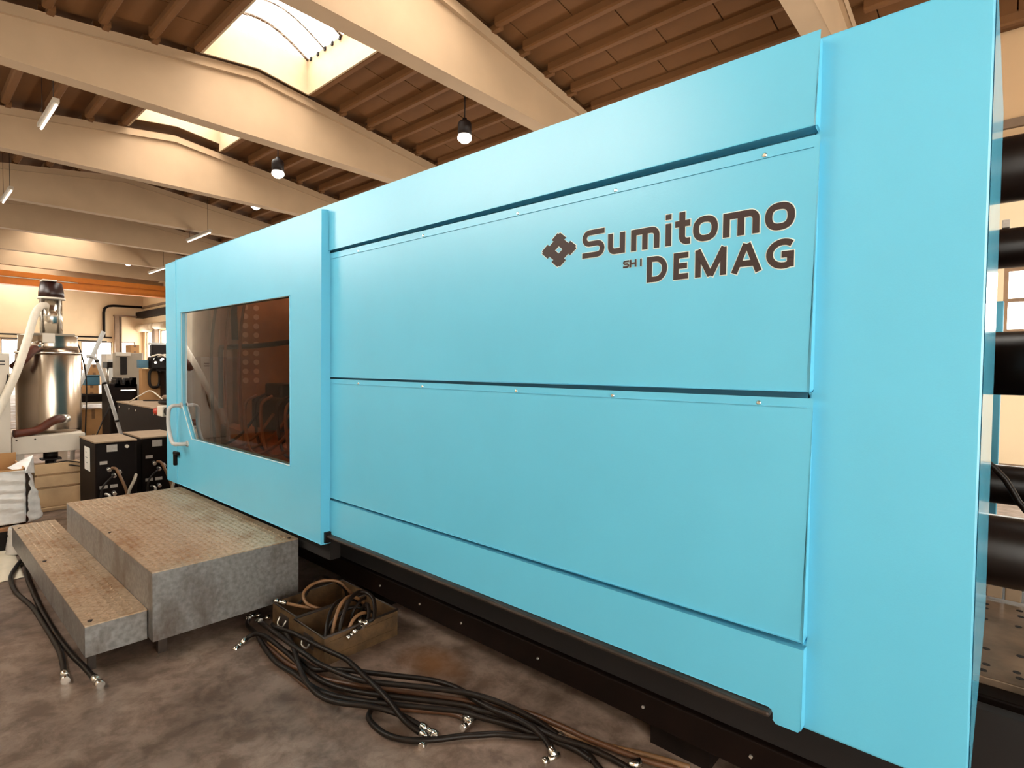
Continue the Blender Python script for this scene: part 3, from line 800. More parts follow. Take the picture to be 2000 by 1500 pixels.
# ------------------------------------------------------------------ steel step platform
PF = thing('step_platform', (-4.2, 1.2, 0), 'galvanised two-tread steel step platform in front of the machine door', 'platform')
PX0, PX1, PY0, PY1, PZ = -5.215, -3.165, .852, 1.62, .45
SX0, SX1, SY0, SZ = -5.66, -3.245, .592, .24
def plate_bumps(x0, x1, y0, y1, z):
    """raised lens-shaped studs in alternating directions"""
    g = G(); d = .034; i = 0
    nx, ny = int((x1 - x0 - .03) / d), int((y1 - y0 - .03) / d)
    for a in range(nx):
        for b_ in range(ny):
            cx, cy = x0 + .02 + (a + .5) * d, y0 + .02 + (b_ + .5) * d
            ux, uy = (.0140, .0) if (a + b_) % 2 else (.0, .0140)
            vx, vy = -uy * .5, ux * .5
            p = [(cx - ux, cy - uy, z), (cx - vx, cy - vy, z), (cx + ux, cy + uy, z), (cx + vx, cy + vy, z), (cx, cy, z + .008)]
            g.add(p, [(0, 1, 4), (1, 2, 4), (2, 3, 4), (3, 0, 4)], True)
    return g
def deck(x0, x1, y0, y1, z, nm):
    o = G().box(x0, x1, y0, y1, z - .006, z).build(nm, 'tread_plate', PF)
    plate_bumps(x0, x1, y0, y1, z).build('tread_studs', 'tread_plate', o, kind='stuff')
    return o
up = deck(PX0, PX1, PY0, PY1, PZ, 'upper_tread')
lo = deck(SX0, SX1, SY0, PY0 - .002, SZ, 'lower_tread')
GS = 'galvanised_sheet'
G().box(PX1 - .004, PX1, PY0, PY1, .095, PZ - .006).build('side_sheet', GS, PF)
G().box(PX0, PX0 + .004, PY0, PY1, .095, PZ - .006).build('side_sheet', GS, PF)
G().box(PX0 + .004, PX1 - .004, PY0, PY0 + .004, .095, PZ - .006).build('riser_sheet', GS, PF)
G().box(SX1 - .004, SX1, SY0, PY0 - .004, .088, SZ - .006).build('side_sheet', GS, PF)
G().box(SX0, SX0 + .004, SY0, PY0 - .004, .10, SZ - .006).build('side_sheet', GS, PF)
G().box(SX0 + .004, SX1 - .004, SY0, SY0 + .004, .088, SZ - .006).build('riser_sheet', GS, PF)
for x in (SX0 + .3, SX1 - .06):
    G().box(x - .015, x + .015, SY0 + .02, SY0 + .05, 0, SZ - .006).build('leg', 'rail_steel', PF)
for x in (PX0 + .08, PX1 - .08):
    for y in (PY0 + .06, PY1 - .08):
        G().box(x - .02, x + .02, y - .02, y + .02, 0, PZ - .006).build('leg', 'rail_steel', PF)
sl = G().lathe((0, 0, 0), [(.011, 0), (.011, .0055), (.004, .006)], 10).mesh('plate_bolt', 'rail_steel')
for (x, y) in ((SX0 + .12, SY0 + .03), (-4.5, SY0 + .03), (SX1 - .05, SY0 + .03)):
    inst('plate_bolt', sl, (x, y, SZ), PF)
for (x, y) in ((-4.1, PY0 + .03), (PX1 - .04, PY1 - .04)):
    inst('plate_bolt', sl, (x, y, PZ), PF)

# ------------------------------------------------------------------ hoses on the floor
def coupling(parent, p, d, s=1.0, kind='nipple'):
    """quick coupling: ferrule, collar and nipple along d"""
    p, d = Vector(p), Vector(d).normalized()
    if kind == 'nipple':
        G().tube([p - d * .01, p + d * .022 * s], .0155 * s, 8).tube([p + d * .022 * s, p + d * .045 * s], .012 * s, 6).tube([p + d * .045 * s, p + d * .075 * s], .016 * s, 10).build('coupling', 'chrome', parent)
    else:
        n = d.cross(Vector((0, 0, 1))).normalized()
        G().tube([p - d * .01, p + d * .03], .015, 8).tube([p + d * .03 - n * .02, p + d * .03 + n * .035], .012, 8).tube([p + d * .03 + n * .035, p + d * .03 + n * .06], .015, 8).build('coupling', 'chrome', parent)

HINFO = {  # name: (material, layer height, coupling at start, coupling at end, label)
 'left_a': ('rubber_black', .0, None, 'nipple', 'black hose left of the steps curving outermost, shorter end with coupling'),
 'left_b': ('rubber_black', .0, None, 'nipple', 'black hose left of the steps ending nearest the platform corner'),
 'coupl': ('rubber_black', .030, 'nipple', None, 'black hose whose coupling points left in front of the crates'),
 'cross_a': ('rubber_black', .062, None, 'nipple', 'black hose swinging widest to the front of the bundle'),
 'cross_b': ('rubber_black', .088, None, 'tee', 'black hose crossing diagonally over the top of the bundle'),
 'upper': ('rubber_black', .050, None, 'tee', 'black hose along the rear of the bundle ending in a coupling'),
 'loop': ('rubber_black', .005, None, None, 'black hose looping at the near front of the bundle'),
 'brown_a': ('rubber_brown', .0, None, 'tee', 'brown hose lowest at the front side of the bundle'),
 'brown_b': ('rubber_brown', .024, None, None, 'brown hose in the middle of the bundle running under the machine'),
 'brown_c': ('hose_tan', .002, None, None, 'tan hose at the rear of the bundle running under the machine'),
 'dark_c': ('rubber_black', .012, 'tee', None, 'dark hose at the left outer edge of the bundle'),
 'dark_d': ('rubber_black', .072, 'tee', 'nipple', 'dark hose from beside the steps through the bundle middle'),
}
def hose(key):
    r, pts = HOSES[key]
    ma, lay, c0, c1, label = HINFO[key]
    n = len(pts)
    P = []
    for i, (x, y) in enumerate(pts):
        e = min(1.0, min(i, n - 1 - i) / 2.5)
        P.append((x, y, r + lay * e + (.004 if not key.startswith('left') else .014 * max(0, 1 - i / 4))))
    path = smooth_path(P, 6)
    t = thing('hydraulic_hose', (P[0][0], P[0][1], 0), label, 'hose', 'hoses lying on the floor')
    G().tube(path, r, 9).build('hose_body', ma, t)
    if c0: coupling(t, path[0] + Vector((0, 0, .004)), path[0] - path[2], 1.0, c0)
    if c1: coupling(t, path[-1] + Vector((0, 0, .004)), path[-1] - path[-3], 1.15 if key.startswith('left') else 1.0, c1)
for k in HOSES: hose(k)
# plug lying at the end of the bundle
pl = thing('hose_coupling', (-.985, 1.83, 0), 'loose bright hose coupling lying at the end of the bundle', 'coupling')
G().cyl((-1.0, 1.80, .02), (-.975, 1.84, .028), .016, 10).build('body', 'chrome', pl)
G().cyl((-1.012, 1.78, .018), (-1.0, 1.80, .02), .011, 8).build('nipple', 'chrome', pl)

# ------------------------------------------------------------------ steel storage crates with hoses
def crate(x0, x1, y0, y1, h, label):
    t = thing('storage_crate', ((x0 + x1) / 2, (y0 + y1) / 2, 0), label, 'crate', 'rusty storage crates')
    d, wt = .006, .006
    g = G(); g.box(x0, x1, y0, y0 + wt, 0.006, h); g.box(x0, x1, y1 - wt, y1, .006, h); g.box(x0, x0 + wt, y0 + wt, y1 - wt, .006, h); g.box(x1 - wt, x1, y0 + wt, y1 - wt, .006, h); g.box(x0, x1, y0, y1, 0, .006)
    g.build('body', 'crate_steel', t)
    r = .007
    G().tube([(x0, y0, h), (x1, y0, h), (x1, y1, h), (x0, y1, h)], r, 6, closed=True).build('rim', 'crate_rim', t)
    cx = (x0 + x1) / 2
    hp_ = G()
    hp_.box(cx - .05, cx + .05, y0 - .004, y0, h * .32, h * .78)
    hp_.build('handle_plate', 'crate_rim', t, bevel=.002)
    G().tube(smooth_path([(cx - .036, y0 - .008, h * .66), (cx - .034, y0 - .022, h * .50), (cx - .02, y0 - .026, h * .40), (cx + .02, y0 - .026, h * .40), (cx + .034, y0 - .022, h * .50), (cx + .036, y0 - .008, h * .66)], 4), .0045, 6).build('handle', 'zinc', t)
    for z in (h * .25, h * .75):
        G().box(x1, x1 + .003, y0 + .03, y1 - .03, z - .006, z + .006).build('side_rib', 'crate_steel', t)
    return t
crate(-2.785, -2.485, 1.405, 1.85, .145, 'front rusty steel crate filled with arched black hoses')
crate(-3.085, -2.80, 1.425, 1.87, .145, 'rear rusty steel crate beside the platform with loose hoses')
def crate_hose(pts, r, m_, label, c=None, c0=None):
    path = smooth_path(pts, 6)
    t = thing('coiled_hose', path[0], label, 'hose', 'hoses in the crates')
    G().tube(path, r, 8).build('hose_body', m_, t)
    if c: coupling(t, path[-1], path[-1] - path[-3], .8, c)
    if c0: coupling(t, path[0], path[0] - path[2], .8, c0)
crate_hose([(-2.50, 1.43, .02), (-2.53, 1.44, .13), (-2.62, 1.52, .20), (-2.68, 1.62, .215), (-2.70, 1.74, .16), (-2.70, 1.80, .03)], .010, 'rubber_black', 'leftmost arched hose in the front crate')
crate_hose([(-2.535, 1.49, .02), (-2.55, 1.49, .13), (-2.62, 1.58, .22), (-2.66, 1.68, .22), (-2.67, 1.78, .12), (-2.66, 1.80, .03)], .010, 'hose_tan', 'pale second arch in the front crate')
crate_hose([(-2.51, 1.515, .02), (-2.53, 1.52, .14), (-2.60, 1.62, .235), (-2.64, 1.72, .24), (-2.56, 1.74, .22), (-2.46, 1.68, .17), (-2.465, 1.64, .15)], .011, 'rubber_black', 'tallest arched hose bending over the crate side with coupling', 'tee')
crate_hose([(-2.58, 1.66, .03), (-2.60, 1.70, .16), (-2.55, 1.70, .20), (-2.48, 1.655, .16), (-2.463, 1.57, .13)], .010, 'rubber_black', 'short hose hanging over the front crate wall', 'nipple')
crate_hose([(-2.52, 1.555, .02), (-2.50, 1.55, .12), (-2.52, 1.60, .17), (-2.54, 1.68, .165), (-2.54, 1.75, .10), (-2.55, 1.80, .02)], .009, 'hose_tan', 'low tan arch at the near wall of the front crate')
crate_hose([(-2.62, 1.65, .025), (-2.615, 1.645, .14), (-2.63, 1.70, .19), (-2.66, 1.76, .19)], .008, 'rubber_black', 'thin dark hose end standing up inside the front crate', None, None)
crate_hose([(-2.70, 1.52, .02), (-2.72, 1.60, .10), (-2.70, 1.70, .14), (-2.62, 1.78, .10), (-2.56, 1.66, .05)], .010, 'rubber_black', 'hose coiled at the bottom of the front crate')
crate_hose([(-2.97, 1.47, .155), (-2.95, 1.52, .15), (-3.0, 1.62, .21), (-3.05, 1.72, .22), (-3.02, 1.84, .12), (-3.0, 1.85, .03)], .008, 'rubber_black', 'dark hose arching over the rear crate')
crate_hose([(-2.90, 1.84, .10), (-2.93, 1.75, .21), (-2.99, 1.65, .22), (-2.96, 1.55, .20), (-2.88, 1.52, .17), (-2.83, 1.58, .13), (-2.84, 1.72, .06)], .009, 'hose_tan', 'tan hose looping out of the rear crate')
crate_hose([(-2.965, 1.44, .17), (-2.93, 1.48, .155), (-2.88, 1.53, .14), (-2.85, 1.62, .10)], .009, 'hose_tan', 'short tan hose with bright fitting on the rear crate rim', None, 'nipple')

# ------------------------------------------------------------------ temperature control units
def tcu(x0, x1, y0, y1, label, paper):
    t = thing('temperature_control_unit', ((x0 + x1) / 2, (y0 + y1) / 2, 0), label, 'control unit', 'temperature control units')
    G().box(x0, x1, y0, y1, .09, .745).build('housing', 'black_paint', t, bevel=.012)
    G().box(x0 + .005, x1 + .004, y0 - .004, y1 + .004, .745, .762).build('top_plate', 'pale_top', t, bevel=.005)
    for x in (x0 + .08, x1 - .08):
        for y in (y0 + .05, y1 - .05):
            G().cyl((x, y - .015, .045), (x, y + .015, .045), .045, 12).build('castor', 'rubber_black', t)
    w_ = y1 - y0
    G().box(x1, x1 + .003, y0 + .27 * w_, y0 + .52 * w_, .66, .725).build('name_plate', 'label_grey', t)
    for a, b_, z in ((.10, .28, .545), (.09, .28, .315), (.34, .52, .315)):
        G().box(x1, x1 + .003, y0 + a * w_, y0 + b_ * w_, z, z + .03).build('port_label', 'label_grey', t)
    G().cyl((x1, y0 + .75 * w_, .70), (x1 + .02, y0 + .75 * w_, .70), .016, 12).build('switch_knob', 'white_paint', t)
    for a, z in ((.3, .50), (.42, .44), (.42, .27), (.55, .47)):
        G().cyl((x1, y0 + a * w_, z), (x1 + .045, y0 + a * w_, z - .01), .017, 10).build('valve', 'zinc', t)
    X = x1 + .045
    G().tube(smooth_path([(X - .01, y0 + .36 * w_, .51), (X + .03, y0 + .44 * w_, .50), (X + .05, y0 + .55 * w_, .40), (X + .06, y0 + .66 * w_, .28), (X + .05, y0 + .74 * w_, .1), (X + .05, y0 + .76 * w_, .02)], 5), .013, 8).build('tan_hose', 'hose_tan', t)
    G().tube(smooth_path([(X - .01, y0 + .42 * w_, .44), (X + .06, y0 + .3 * w_, .43), (X + .08, y0 + .1 * w_, .36), (X + .08, y0 + .04 * w_, .25), (X + .06, y0 + .1 * w_, .02)], 5), .009, 7).build('side_hose', 'rubber_black', t)
    G().tube(smooth_path([(X - .01, y0 + .95 * w_, .42), (X + .07, y0 + .84 * w_, .38), (X + .09, y0 + .68 * w_, .26), (X + .08, y0 + .62 * w_, .02)], 5), .014, 8).build('grey_hose', 'grey_paint', t)
    G().tube(smooth_path([(X - .01, y0 + .2 * w_, .27), (X + .03, y0 + .27 * w_, .26), (X + .035, y0 + .26 * w_, .18), (X + .04, y0 + .18 * w_, .02)], 5), .012, 8).build('low_hose', 'zinc', t)
    if paper:
        pa = G().box(x1 - .42, x1 - .20, y0 - .003, y0 - .001, .46, .685).build('paper_sheet', 'paper', t)
        for k, (a, b_) in enumerate(((.05, .09), (.04, .13), (.05, .12))):
            G().box(x1 - .42 + a, x1 - .42 + b_, y0 - .0042, y0 - .003, .63 - .05 * k, .634 - .05 * k).build('pen_mark', 'ink', pa)
mat('pale_top', lin(150, 126, 100), 0.75, var=0.12, scale=14)  # lighter tan tone for the flat top plates
tcu(-6.95, -6.30, 1.245, 1.575, 'black temperature control unit with a paper sheet taped to its side', True)
tcu(-7.05, -6.40, 1.64, 1.985, 'black temperature control unit half hidden by the machine door', False)

# ------------------------------------------------------------------ material dryer
DR = thing('material_dryer', (-7.65, 1.12, 0), 'stainless steel material dryer drum with loader head on a white frame', 'dryer')
g = G(); g.box(-8.1, -7.22, .765, 1.345, .585, .765)
g.build('base_frame', 'white_paint', DR, bevel=.008)
for y in (.70, .84):
    G().cyl((-7.22, y + .1, .73), (-7.215, y + .1, .73), .008, 8).build('frame_screw', 'rail_steel', DR)
for x, y in ((-8.03, .82), (-8.03, 1.28), (-7.29, .82)):
    G().box(x - .04, x + .04, y - .04, y + .04, 0, .585).build('frame_leg', 'white_paint', DR)
c = (-7.63, 1.115, 0)
G().lathe(c, [(.27, .765), (.272, .80), (.272, 1.575), (.262, 1.60)], 48).build('drum', 'stainless', DR)
G().lathe(c, [(.276, 1.588), (.280, 1.60), (.276, 1.612)], 48).build('drum_rim', 'chrome', DR)
G().lathe(c, [(.255, 1.612), (.25, 1.68), (.245, 1.76), (.25, 1.775), (.25, 1.79)], 48).build('lid', 'stainless', DR)
G().box(-7.40, -7.36, 1.03, 1.13, 1.70, 1.80).build('lid_clamp', 'white_paint', DR, bevel=.006)
G().box(-7.88, -7.38, .93, 1.30, 1.775, 1.80).build('lid_plate', 'grey_paint', DR, bevel=.006)
g = G()
g.lathe((-7.63, 1.14, 0), [(.095, 1.80), (.095, 2.16)], 24)
g.build('loader_body', 'chrome', DR)
for a in range(4):
    an = a * math.pi / 2 + .6
    G().cyl((-7.63 + .105 * math.cos(an), 1.14 + .105 * math.sin(an), 1.80), (-7.63 + .105 * math.cos(an), 1.14 + .105 * math.sin(an), 2.17), .010, 8).build('loader_rod', 'zinc', DR)
G().lathe((-7.63, 1.14, 0), [(.099, 1.985), (.101, 1.99), (.099, 1.995)], 24).build('loader_band', 'zinc', DR)
G().lathe((-7.63, 1.145, 0), [(.118, 2.17), (.118, 2.19)], 24).build('loader_flange', 'white_paint', DR)
G().lathe((-7.63, 1.145, 0), [(.110, 2.19), (.108, 2.24), (.092, 2.345), (.07, 2.355)], 24).build('loader_cap', 'dark_red_brown', DR)
G().box(-7.70, -7.52, 1.06, 1.18, 2.355, 2.372).build('cap_plate', 'white_paint', DR, bevel=.004)
G().tube(smooth_path([(-7.57, 1.10, 2.10), (-7.50, 1.04, 2.085), (-7.44, .98, 1.98), (-7.28, .90, 1.72), (-7.10, .80, 1.42), (-7.03, .68, 1.10), (-6.96, .56, .80), (-6.92, .48, .35), (-6.92, .46, .04)], 5), .034, 10).build('conveying_hose', 'pale_hose', DR)
G().cyl((-7.47, 1.06, 1.70), (-7.36, .96, 1.655), .045, 14).build('hose_cuff', 'chrome', DR)
G().tube(smooth_path([(-7.40, 1.0, 1.665), (-7.34, .93, 1.60), (-7.32, .87, 1.52), (-7.36, .80, 1.44)], 5), .042, 10).build('upper_duct', 'red_brown', DR)
G().tube(smooth_path([(-7.36, 1.19, .91), (-7.30, 1.13, .91), (-7.28, 1.06, .88), (-7.26, .97, .82), (-7.24, .86, .80), (-7.23, .78, .795)], 5), .040, 10).build('lower_duct', 'red_brown', DR)
G().cyl((-7.40, 1.215, .91), (-7.335, 1.165, .91), .047, 14).build('duct_cuff', 'zinc', DR)
g = G(); g.cyl((-7.30, 1.07, .585), (-7.30, 1.07, .52), .06, 12); g.box(-7.37, -7.23, .99, 1.15, .505, .52); g.cyl((-7.30, 1.07, .505), (-7.30, 1.07, .40), .045, 12)
g.build('outlet_valve', 'black_steel', DR)
for z in (.47, .43):
    G().tube(smooth_path([(-7.28, 1.11, z), (-7.22, 1.2, z + .01), (-7.2, 1.32, z - .02)], 4), .006, 6).build('cable', 'rubber_black', DR)
cb = thing('dryer_cabinet', (-7.3, .5, 0), 'white control cabinet at the left photo edge beside the dryer drum', 'cabinet')
G().box(-7.75, -7.16, .10, .755, .05, .60).build('lower_body', 'white_paint', cb, bevel=.006)
G().box(-7.75, -7.16, .10, .755, .606, 1.585).build('upper_body', 'white_paint', cb, bevel=.006)
for z in (1.50, 1.47):
    G().box(-7.16, -7.157, .66, .72, z, z + .012).build('vent_slot', 'ink', cb)
G().tube(smooth_path([(-7.15, .74, 1.38), (-7.13, .70, 1.1), (-7.14, .66, .95)], 4), .006, 6).build('cable', 'rubber_black', cb)

# wooden crate under the dryer outlet
wc = thing('wooden_crate', (-7.6, 1.15, 0), 'pale plank crate standing under the dryer frame', 'crate')
for z0, z1 in ((.03, .215), (.235, .345), (.365, .47)):
    G().box(-7.24, -7.215, .93, 1.42, z0, z1).build('plank', 'wood', wc, bevel=.003)
G().box(-7.95, -7.24, .95, 1.40, .02, .385).build('core', 'wood', wc)
G().box(-7.21, -7.15, .93, 1.42, .0, .03).build('skid', 'wood', wc, bevel=.004)

# carton wrapped in film, on a dark pallet
pt = thing('pallet', (-6.2, .5, 0), 'dark low pallet under the wrapped carton', 'pallet')
for x in (-6.44, -6.17, -5.92):
    G().box(x - .04, x + .04, .16, .74, 0, .16).build('bearer', 'black_steel', pt)
for k in range(5):
    G().box(-6.5, -5.86, .15 + k * .125, .25 + k * .125, .16, .185).build('board', 'interior_brown', pt)
bx = thing('wrapped_carton', (-6.2, .5, .185), 'open cardboard carton wrapped in wrinkled clear film at the left', 'carton')
g = G(); x0, x1, y0, y1, z0, z1 = -6.42, -5.92, .20, .705, .19, .645
g.box(x0, x0 + .01, y0, y1, z0, z1 + .07); g.box(x1 - .01, x1, y0, y1, z0, z1 - .01); g.box(x0, x1, y0, y0 + .01, z0, z1); g.box(x0, x1, y1 - .01, y1, z0, z1); g.box(x0, x1, y0, y1, z0, z0 + .01)
g.build('carton_body', 'cardboard', bx)
def crinkled(fn, nu, nv, amp, nm, m_, parent, seed):
    rnd = random.Random(seed)
    vs = []
    ph = [(rnd.uniform(3, 14), rnd.uniform(8, 40), rnd.uniform(0, 6)) for _ in range(7)]
    for i in range(nu + 1):
        for j in range(nv + 1):
            u, v = i / nu, j / nv
            p, n = fn(u, v)
            d = sum(math.sin(a * u + b_ * v + c_) for a, b_, c_ in ph) / 7 * amp + rnd.uniform(-.15, .15) * amp
            vs.append(Vector(p) + Vector(n) * d)
    fs = [(i * (nv + 1) + j, (i + 1) * (nv + 1) + j, (i + 1) * (nv + 1) + j + 1, i * (nv + 1) + j + 1) for i in range(nu) for j in range(nv)]
    o = G().add(vs, fs, True).build(nm, m_, parent)
    md = o.modifiers.new('thickness', 'SOLIDIFY'); md.thickness = .0015
    return o
crinkled(lambda u, v: ((x1 + .012, y0 + (y1 - y0) * u, z0 + .01 + (z1 - z0 - .03) * v), (1, 0, 0)), 24, 60, .014, 'front_film', 'plastic_film', bx, 3)
crinkled(lambda u, v: ((x1 + .015 - .40 * u, y1 + .008 + .12 * math.sin(math.pi * min(1, u * 1.1)) * (1 - v) ** .6 + .02 * v, z0 + .0 + (z1 - z0 - .05) * v), (0, 1, 0)), 20, 24, .02, 'side_film', 'plastic_film', bx, 5)
G().hexa([(-5.92, .70, .60), (-5.90, .70, .60), (-6.2, .80, .55), (-6.22, .79, .55), (-5.98, .60, .645), (-5.96, .60, .65), (-6.25, .80, .70), (-6.27, .79, .70)]).build('carton_flap', 'plastic_film', bx)
ps = crinkled(lambda u, v: ((-5.9 + .85 * u, .40 + .22 * v - .03 * u, .006 + .006 * math.sin(math.pi * v) * math.sin(math.pi * u)), (0, 0, 1)), 34, 16, .005, 'sunlit_patch_sheet', 'sunlit_pale', None, 9)  # pale crumpled sheet stands in for a sunlit patch of floor
ps['label'] = 'pale crumpled sheet standing in for sunlight on the floor by the lower step'; ps['category'] = 'sunlit patch'
pb = crinkled(lambda u, v: ((-5.74 + .09 * math.cos(2 * math.pi * u) * (1 - .3 * v), .63 + .07 * math.sin(2 * math.pi * u) * (1 - .3 * v), .012 + .20 * v), (math.cos(2 * math.pi * u), math.sin(2 * math.pi * u), 0)), 20, 12, .012, 'plastic_bag', 'plastic_film', None, 11)
pb['label'] = 'pale rolled plastic bag standing behind the lower step end'; pb['category'] = 'plastic bag'

# ------------------------------------------------------------------ clutter between dryer and machine
mc = thing('machine_cabinet', (-9.4, 2.85, 0), 'long low dark machine cabinet with bright screws beside the machine corner', 'cabinet')
G().box(-10.65, -8.0, 2.40, 3.3, .04, .868).build('body', 'black_paint', mc, bevel=.01)
G().box(-10.66, -7.99, 2.39, 3.31, .868, .888).build('top_plate', 'pale_top', mc, bevel=.004)
for x in (-10.5, -9.95, -9.6, -8.75):
    G().cyl((x, 2.40, .80), (x, 2.39, .80), .016, 8).build('screw', 'chrome', mc)
G().box(-9.45, -9.0, 2.392, 2.40, .22, .42).build('vent_plate', 'dark_void', mc)
def loop_thing(cx, cy, cz, R1, R2, r, nm, m_, label, cat, tilt=0):
    pts = [(cx + R1 * math.cos(a), cy + R2 * math.sin(a), cz + tilt * math.cos(a)) for a in [2 * math.pi * k / 20 for k in range(20)]]
    G().tube(pts, r, 8, closed=True).build(nm, m_, None, label=label, cat=cat)
loop_thing(-9.0, 2.72, .945, .24, .16, .035, 'coiled_hose', 'rubber_black', 'dark hose coil lying on the low cabinet top', 'hose')
loop_thing(-9.0, 2.72, 1.012, .18, .12, .030, 'coiled_hose', 'window_frame', 'brown hose ring on top of the dark hose coil', 'hose')

tb = thing('work_table', (-13.3, 2.65, 0), 'pale work table behind the poles beside the drum', 'table')
G().box(-13.7, -13.0, 2.30, 2.98, .71, .745).build('table_top', 'white_paint', tb)
for x in (-13.65, -13.05):
    for y in (2.34, 2.93):
        G().box(x - .025, x + .025, y - .025, y + .025, 0, .71).build('leg', 'white_paint', tb)
G().box(-13.05, -13.0, 2.80, 2.98, .0, .71).build('side_panel', 'white_paint', tb)
def carton(x0, x1, y0, y1, z0, z1, label, m_='cardboard'):
    t = thing('carton', ((x0 + x1) / 2, (y0 + y1) / 2, z0), label, 'carton')
    G().box(x0, x1, y0, y1, z0, z1).build('box', m_, t, bevel=.004)
    ym = (y0 + y1) / 2
    G().box(x0 - .001, x1 + .002, ym - .025, ym + .025, z1 - (z1 - z0) * .3, z1 + .001).build('tape', 'hose_tan', t)
    G().box(x0 - .001, x1 + .002, ym - .025, ym + .025, z0, z0 + (z1 - z0) * .22).build('tape', 'hose_tan', t)
carton(-13.62, -13.12, 2.38, 2.76, 0, .60, 'taped brown carton standing under the pale table')
carton(-13.5, -13.2, 2.46, 2.68, .90, 1.06, 'small brown carton stacked on the black case')
carton(-13.5, -13.2, 2.50, 2.72, 1.265, 1.47, 'brown carton topmost of the stack on the pale table')
bc = thing('black_case', (-13.35, 2.55, .745), 'flat black case lying on the pale table', 'case')
G().box(-13.6, -13.05, 2.38, 2.72, .745, .88).build('body', 'black_paint', bc, bevel=.015)
G().box(-13.59, -13.06, 2.39, 2.71, .88, .898).build('lid', 'black_steel', bc, bevel=.01)
bb = thing('blue_bin', (-13.35, 2.57, 1.062), 'blue plastic bin between the two cartons on the table', 'bin')
G().box(-13.5, -13.2, 2.46, 2.70, 1.062, 1.24).build('body', 'blue_plastic', bb, bevel=.012)
G().box(-13.52, -13.18, 2.44, 2.72, 1.24, 1.262).build('rim', 'blue_plastic', bb, bevel=.006)
wp = thing('tall_cabinet', (-16.2, 3.5, 0), 'narrow tall white cabinet in front of the bright far windows', 'cabinet')
G().box(-16.5, -16.0, 3.40, 3.60, 0, 1.72).build('body', 'white_paint', wp, bevel=.006)
G().box(-16.0, -15.99, 3.43, 3.57, .72, 1.58).build('door', 'grey_handle', wp)
# leaning grey tubes
G().tube([(-9.3, 1.58, .012), (-9.28, 1.62, 1.05), (-9.2, 1.93, 1.93)], .026, 10).build('suction_lance', 'grey_handle', label='pale straight tube leaning up above the drum', cat='tube')
t2 = thing('bent_tube', (-9.1, 2.10, 0), 'bent grey tube with black clips slanting down to the control units', 'tube')
tp = smooth_path([(-9.0, 1.70, 1.58), (-9.0, 1.74, 1.585), (-9.0, 1.79, 1.56), (-9.0, 1.83, 1.46), (-9.0, 1.96, .98), (-9.0, 2.08, .48), (-9.0, 2.19, .022)], 4)
G().tube(tp, .022, 10).build('tube', 'grey_handle', t2)
for k in (10, 14, 18):
    G().tube([tp[k], tp[k] + (tp[k + 1] - tp[k]).normalized() * .03], .026, 10).build('clip', 'rubber_black', t2)
G().tube([(-9.1, 1.60, .62), (-9.1, 1.66, .30), (-9.1, 1.70, .02)], .010, 6).build('thin_rod', 'rubber_black', label='thin black rod in front of the brown carton', cat='rod')
G().tube([(-9.15, 1.98, .93), (-9.15, 1.80, .45), (-9.15, 1.68, .012)], .010, 6).build('thin_rod', 'rubber_black', label='thin black rod crossing behind the bent tube', cat='rod')
# machinery in the gap left of the machine corner
gm = thing('black_machine', (-12.3, 2.88, 0), 'black machine block with fittings behind the low cabinet', 'machine')
G().box(-12.7, -12.1, 2.62, 3.05, 0, 1.12).build('body', 'black_paint', gm, bevel=.02)
rnd = random.Random(4)
for k in range(16):
    y, z = 2.66 + .36 * rnd.random(), 1.12 + .14 * rnd.random()
    G().box(-12.5 + .3 * rnd.random(), -12.1, y - .03, y + .04, 1.05, z).build('valve_block', 'black_steel', gm, bevel=.006)
G().box(-12.1, -12.08, 2.78, 3.02, .99, 1.01).build('bright_rail', 'chrome', gm)
gb = thing('grey_cabinet', (-12.9, 3.0, 0), 'grey control cabinet with a dark opening above the black machine', 'cabinet')
g = G(); g.box(-12.98, -12.75, 2.86, 3.30, 0, 1.70)
g.build('body', 'grey_paint', gb, bevel=.01)
G().box(-12.75, -12.74, 2.93, 3.04, 1.28, 1.62).build('dark_opening', 'dark_void', gb)
G().box(-12.78, -12.73, 2.86, 3.10, 1.64, 1.71).build('top_edge', 'white_paint', gb)
cp = thing('upright_carton', (-11.9, 3.22, 0), 'upright tan carton with a black oval ring hung on it', 'carton')
G().box(-12.05, -11.85, 3.06, 3.38, .0, 1.40).build('box', 'cardboard', cp, bevel=.006)
pts = [(-11.82, 3.25 + .085 * math.copysign(abs(math.cos(a)) ** .6, math.cos(a)), 1.22 + .165 * math.copysign(abs(math.sin(a)) ** .7, math.sin(a))) for a in [2 * math.pi * k / 28 for k in range(28)]]
G().tube(pts, .026, 8, closed=True).build('oval_ring', 'rubber_black', cp)
vb = thing('valve_manifold', (-11.6, 3.45, 0), 'black valve manifold with bright fittings and white hoses at the machine corner', 'manifold')
G().box(-11.75, -11.5, 3.32, 3.75, .0, 1.36).build('stand', 'black_paint', vb, bevel=.01)
G().box(-11.75, -11.5, 3.12, 3.75, 1.40, 1.62).build('manifold_block', 'black_steel', vb, bevel=.02)
G().box(-11.72, -11.55, 3.2, 3.7, 1.36, 1.40).build('mount', 'black_paint', vb)
for k in range(14):
    y, z = 3.14 + .5 * rnd.random(), 1.42 + .42 * rnd.random()
    G().cyl((-11.5, y, z if z < 1.6 else 1.58), (-11.46, y, z if z < 1.6 else 1.58), .02, 8).build('fitting', 'chrome' if k % 2 else 'black_steel', vb)
G().box(-11.7, -11.55, 3.14, 3.6, 1.62, 1.84).build('valve_row', 'black_steel', vb, bevel=.02)
G().box(-11.7, -11.55, 3.12, 3.62, 1.84, 1.88).build('valve_cap', 'grey_handle', vb)
